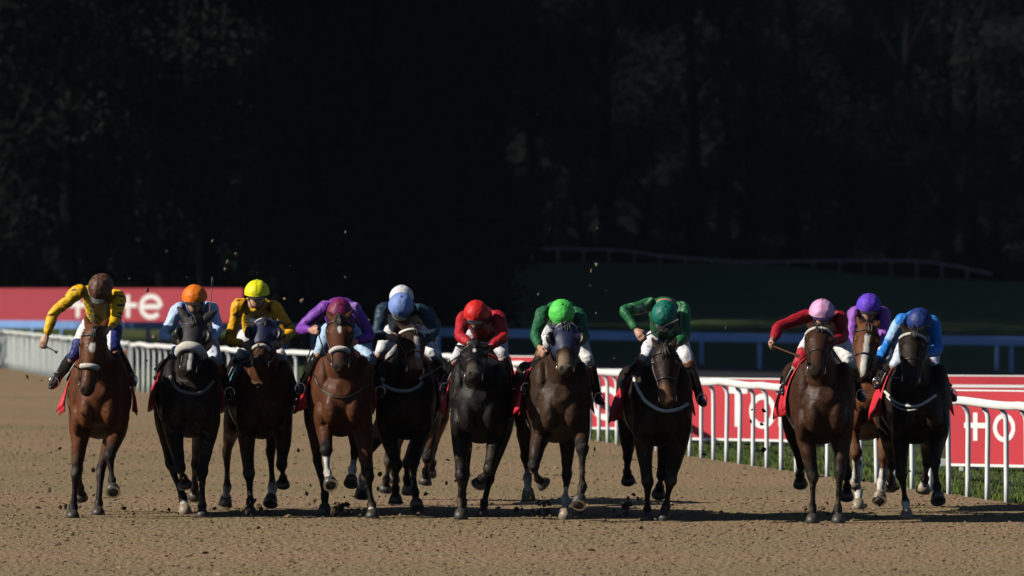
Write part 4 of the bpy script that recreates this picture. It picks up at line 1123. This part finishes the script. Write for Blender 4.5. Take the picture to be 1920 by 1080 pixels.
RIDERS = [
 dict(seed=1, label="jockey in yellow with orange sleeves and a brown cap, leaning out with a whip", head=(190, 540), pitch=48, yaw=-14, shL=(145, 549), elL=(102, 586), haL=(87, 628), shR=(222, 558), elR=(216, 600), haR=(203, 616), hip=(192, 604), knL=(140, 664), anL=(106, 711), knR=(214, 648), anR=(246, 706),
      silk=((.92, .64, .010), (.90, .50, .008)), spots=(48, 1.02, (.06, .03, .01)), cap=(.13, .06, .035), capq=((.06, .025, .015), 6), stripe=(.02, .03, .2), knee=(.02, .03, .16), breech=(.74, .74, .76), norein='L', whip=('L', (107, 661), .62, -1, "short black whip held low by the rider leaning out in yellow")),
 dict(seed=2, label="jockey with pale blue sleeves, dark vest and orange cap behind the black hooded horse", head=(365, 560), pitch=16, shL=(334, 582), elL=(307, 630), haL=(323, 637), shR=(397, 580), elR=(409, 615), haR=(396, 640), hip=(367, 626), knL=(330, 678), anL=(298, 735), knR=(404, 674), anR=(428, 730),
      silk=((.016, .016, .020), (.46, .60, .86)), spots=(26, .8, (.12, .2, .42)), cap=(.88, .22, .006), capq=((.80, .17, .005), 5), breech=(.60, .66, .80), whip=('R', (399, 521), .70, 1, "thin brown whip raised across the orange cap", m_brown)),
 dict(seed=3, label="jockey in gold silks with dark spots and a bright yellow cap", head=(482, 551), pitch=12, shL=(447, 574), elL=(432, 638), haL=(456, 646), shR=(516, 578), elR=(545, 622), haR=(530, 640), hip=(482, 630), knL=(456, 662), anL=(426, 700), knR=(526, 668), anR=(552, 728),
      silk=((.92, .52, .008), (.88, .42, .006)), spots=(44, .98, (.06, .025, .008)), cap=(.80, .78, .012), breech=(.75, .73, .76)),
 dict(seed=4, label="jockey crouching in purple silks with a maroon cap, holding a long whip down", head=(637, 582), pitch=50, shL=(606, 578), elL=(563, 617), haL=(583, 619), shR=(665, 580), elR=(694, 630), haR=(668, 640), hip=(640, 618), knL=(602, 655), anL=(567, 722), knR=(692, 672), anR=(710, 728),
      silk=((.17, .03, .36), (.19, .045, .40)), seam=(.42, .25, .62), cap=(.20, .012, .06), capq=((.16, .012, .10), 4), breech=(.42, .60, .82), whip=('L', (568, 695), .68, 1, "long black whip pointing down beside the boot of the rider in purple")),
 dict(seed=5, label="jockey in navy silks with a light blue cap, in front of a white-capped rider", head=(752, 571), pitch=42, shL=(718, 581), elL=(707, 626), haL=(729, 632), shR=(793, 584), elR=(816, 620), haR=(792, 645), hip=(755, 622), knL=(716, 656), anL=(694, 706), knR=(812, 662), anR=(834, 706),
      silk=((.010, .022, .045), (.012, .035, .06)), cap=(.20, .30, .66), capq=((.17, .27, .60), 4), breech=(.70, .72, .76)),
 dict(seed=6, label="jockey in black silks with a plain white cap, hidden behind the navy rider", head=(753, 556), pitch=22, shL=(725, 592), elL=(716, 628), haL=(740, 640), shR=(800, 585), elR=(818, 612), haR=(800, 640), hip=(768, 622), knL=(735, 664), anL=(722, 706), knR=(818, 668), anR=(832, 712),
      silk=((.012, .012, .014), (.012, .012, .014)), spots=(9, .82, (.45, .33, .14)), cap=(.72, .73, .74), breech=(.6, .6, .6)),
 dict(seed=7, label="jockey in red silks and red cap on the jet black horse", head=(893, 586), pitch=26, shL=(869, 597), elL=(862, 630), haL=(880, 644), shR=(934, 596), elR=(943, 632), haR=(918, 652), hip=(910, 630), knL=(858, 668), anL=(838, 722), knR=(942, 660), anR=(963, 732),
      silk=((.40, .014, .022), (.42, .016, .025)), cap=(.62, .018, .015), breech=(.70, .69, .76), gloves=(.03, .03, .035), whip=('L', (789, 710), .75, -1, "black whip held low across the chest by the rider in red")),
 dict(seed=8, label="jockey in green silks with a bright green cap, bent low over a hooded horse", head=(1053, 585), pitch=46, shL=(1017, 588), elL=(1004, 628), haL=(1012, 652), shR=(1085, 590), elR=(1095, 630), haR=(1078, 650), hip=(1050, 612), knL=(1022, 652), anL=(990, 722), knR=(1102, 674), anR=(1120, 740),
      silk=((.018, .15, .055), (.015, .11, .045)), front=((.09, .50, .09), -1), cap=(.10, .66, .10), breech=(.78, .78, .80), cuff=m_brown),
 dict(seed=9, label="jockey in dark green with a teal green cap, whip raised across the chest", head=(1246, 586), pitch=54, shL=(1215, 572), elL=(1171, 584), haL=(1193, 618), shR=(1280, 580), elR=(1285, 628), haR=(1268, 648), hip=(1248, 634), knL=(1212, 668), anL=(1174, 712), knR=(1288, 668), anR=(1312, 743),
      silk=((.016, .12, .045), (.020, .14, .050)), seam=(.20, .40, .24), cap=(.006, .16, .115), capq=((.005, .13, .10), 4), breech=(.76, .77, .82), cuff=m_brown, norein='L', whip=('L', (1271, 599), .50, -1, "dark whip held across the chest of the rider in dark green")),
 dict(seed=10, label="jockey in maroon with bright red sleeves and a pink cap, arm stretched out", head=(1541, 584), pitch=16, shL=(1510, 594), elL=(1462, 612), haL=(1449, 638), shR=(1576, 598), elR=(1581, 632), haR=(1556, 642), hip=(1550, 628), knL=(1498, 680), anL=(1474, 722), knR=(1592, 676), anR=(1610, 734),
      silk=((.17, .010, .018), (.36, .010, .022)), cap=(.76, .42, .66), capq=((.66, .33, .58), 5), capband=(.70, .40, .62), peak=(.02, .01, .05), breech=(.72, .72, .74), knee=(.45, .012, .03), norein='L', whip=('L', (1498, 668), .60, -1, "brown whip held out by the rider in maroon and pink", m_brown)),
 dict(seed=11, label="jockey in violet silks with a bright purple cap on the blazed chestnut", head=(1629, 572), pitch=18, shL=(1601, 588), elL=(1595, 634), haL=(1610, 648), shR=(1658, 590), elR=(1656, 632), haR=(1642, 648), hip=(1630, 630), knL=(1594, 662), anL=(1582, 714), knR=(1662, 668), anR=(1674, 718),
      silk=((.030, .012, .06), (.28, .09, .46)), cap=(.13, .05, .62), capq=((.12, .045, .55), 4), breech=(.78, .78, .80)),
 dict(seed=12, label="jockey in bright blue silks with a navy cap, rightmost of the riders", head=(1724, 600), pitch=42, shL=(1690, 602), elL=(1662, 650), haL=(1650, 676), shR=(1750, 606), elR=(1758, 654), haR=(1738, 666), hip=(1722, 646), knL=(1682, 680), anL=(1648, 711), knR=(1750, 690), anR=(1780, 734),
      silk=((.025, .20, .66), (.030, .24, .74)), spots=(7, .78, (.35, .55, .85)), cap=(.014, .04, .20), capq=((.012, .03, .15), 4), breech=(.62, .70, .84), gloves=(.03, .04, .07), whip=('L', (1606, 714), .60, -1, "black whip held out sideways by the rider in blue")),
]
for h, j in zip(HORSES, RIDERS):
    make_horse(h); make_rider(j, h)

# white mark on the first horse's saddle cloth
I = HORSES[0]['_']; cm = I['cloth'].data; off0 = I['cloth'].location
cb_ = BVHTree.FromPolygons([v.co.copy() for v in cm.vertices], [tuple(p.vertices) for p in cm.polygons])
def on_cloth(px, py):
    o = Vector((0, 0, CAMZ)); d = (Vector(P(px, py, 66)) - o).normalized(); q = cb_.ray_cast(o, d, 200)
    return None if q[0] is None else np.array(q[0]) - np.array(d) * .03
f3 = Form()
for a_, b_ in (((101, 722), (98, 738)), ((109, 722), (106, 738)), ((100, 731), (107, 730))):
    p_, q_ = on_cloth(*a_), on_cloth(*b_)
    if p_ is not None and q_ is not None: tube(f3, [p_, q_], .008, n=6)
if f3.v: link("cloth_mark", f3.raw("cloth_mark"), I['cloth'], m_webw)

# ------------------------------------------------------------------ clods of sand thrown up by the hooves
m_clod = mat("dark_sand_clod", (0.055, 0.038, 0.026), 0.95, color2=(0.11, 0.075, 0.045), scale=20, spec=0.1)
m_clod2 = mat("sunlit_sand_clod", (0.14, 0.105, 0.065), 0.95, color2=(0.26, 0.20, 0.125), scale=20, spec=0.1)  # paler copy for the high clods, sunlight put into the colour
CL, CU = [], []
for i in range(5):
    v, f = lump(90 + i); me = np_mesh("sand_clod", v, f); me.materials.append(m_clod); CL.append(me)
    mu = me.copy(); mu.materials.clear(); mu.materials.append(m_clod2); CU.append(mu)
def clod(px, py, Y, r, up):
    q = P(px, py, Y)
    if q[2] < 0.015: q[2] = 0.015 + r * .5
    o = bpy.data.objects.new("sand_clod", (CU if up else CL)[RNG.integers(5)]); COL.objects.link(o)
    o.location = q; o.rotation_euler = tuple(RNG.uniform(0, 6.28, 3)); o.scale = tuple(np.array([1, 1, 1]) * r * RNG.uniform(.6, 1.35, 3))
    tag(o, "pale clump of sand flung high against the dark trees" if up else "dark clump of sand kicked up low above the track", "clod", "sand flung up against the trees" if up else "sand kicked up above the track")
for px, py, r in ((313, 470, .02), (398, 451, .018), (443, 477, .028), (427, 492, .022), (421, 505, .030), (544, 498, .014), (648, 435, .014), (647, 519, .014), (1008, 214, .008), (1031, 429, .012), (1120, 428, .014), (1119, 496, .018),
                  (1108, 508, .020), (1107, 536, .014), (1136, 545, .016), (1117, 587, .012), (1010, 552, .012), (1362, 614, .015), (243, 522, .012), (276, 545, .026), (288, 632, .022), (565, 564, .016), (533, 560, .024), (690, 601, .024), (568, 562, .014), (1152, 672, .012), (482, 512, .010), (350, 520, .010)):
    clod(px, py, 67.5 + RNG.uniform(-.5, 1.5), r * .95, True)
low = [(1432, 770, .03), (1410, 768, .02), (1407, 789, .035), (1428, 795, .025), (1432, 843, .05), (1425, 866, .02), (1320, 852, .025), (50, 706, .03), (78, 713, .014), (96, 848, .02), (112, 840, .02), (176, 853, .025), (175, 880, .03), (292, 692, .03), (275, 676, .02),
       (640, 950, .05), (628, 962, .05), (650, 945, .035), (615, 955, .02), (655, 968, .03), (575, 925, .03), (590, 940, .025), (582, 910, .02), (968, 960, .05), (1028, 944, .04), (1026, 975, .05), (1000, 968, .04), (1170, 962, .06), (1180, 945, .03), (1160, 970, .03), (1010, 940, .02),
       (470, 960, .05), (490, 962, .04), (500, 966, .03), (478, 940, .02), (883, 843, .02), (878, 862, .02), (840, 862, .02), (1115, 842, .025), (170, 914, .03), (232, 966, .035), (250, 970, .03), (560, 845, .02), (570, 815, .02), (150, 950, .03)]
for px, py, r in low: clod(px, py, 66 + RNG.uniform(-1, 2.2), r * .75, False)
feet = [q[3] for h in HORSES for q in (h['LF'], h['RF'], h['LH'], h['RH']) if q[0] == 'P' or RNG.random() < .6]
for cx_, cy_ in ((478, 956), (640, 956), (1172, 958), (1006, 962)):
    for i in range(24): clod(cx_ + RNG.normal(0, 15), min(976, cy_ + RNG.normal(0, 11)), 65.7 + RNG.uniform(-.4, .8), .005 + .022 * RNG.random() ** 2, False)
for i in range(140):
    fx, fy = feet[RNG.integers(len(feet))]
    px = fx + RNG.normal(0, 26); py = min(975, fy - abs(RNG.normal(0, 30)) + 12)
    clod(px, py, 65.6 + RNG.uniform(-.8, 2.5), .006 + .020 * RNG.random() ** 2.2, False)
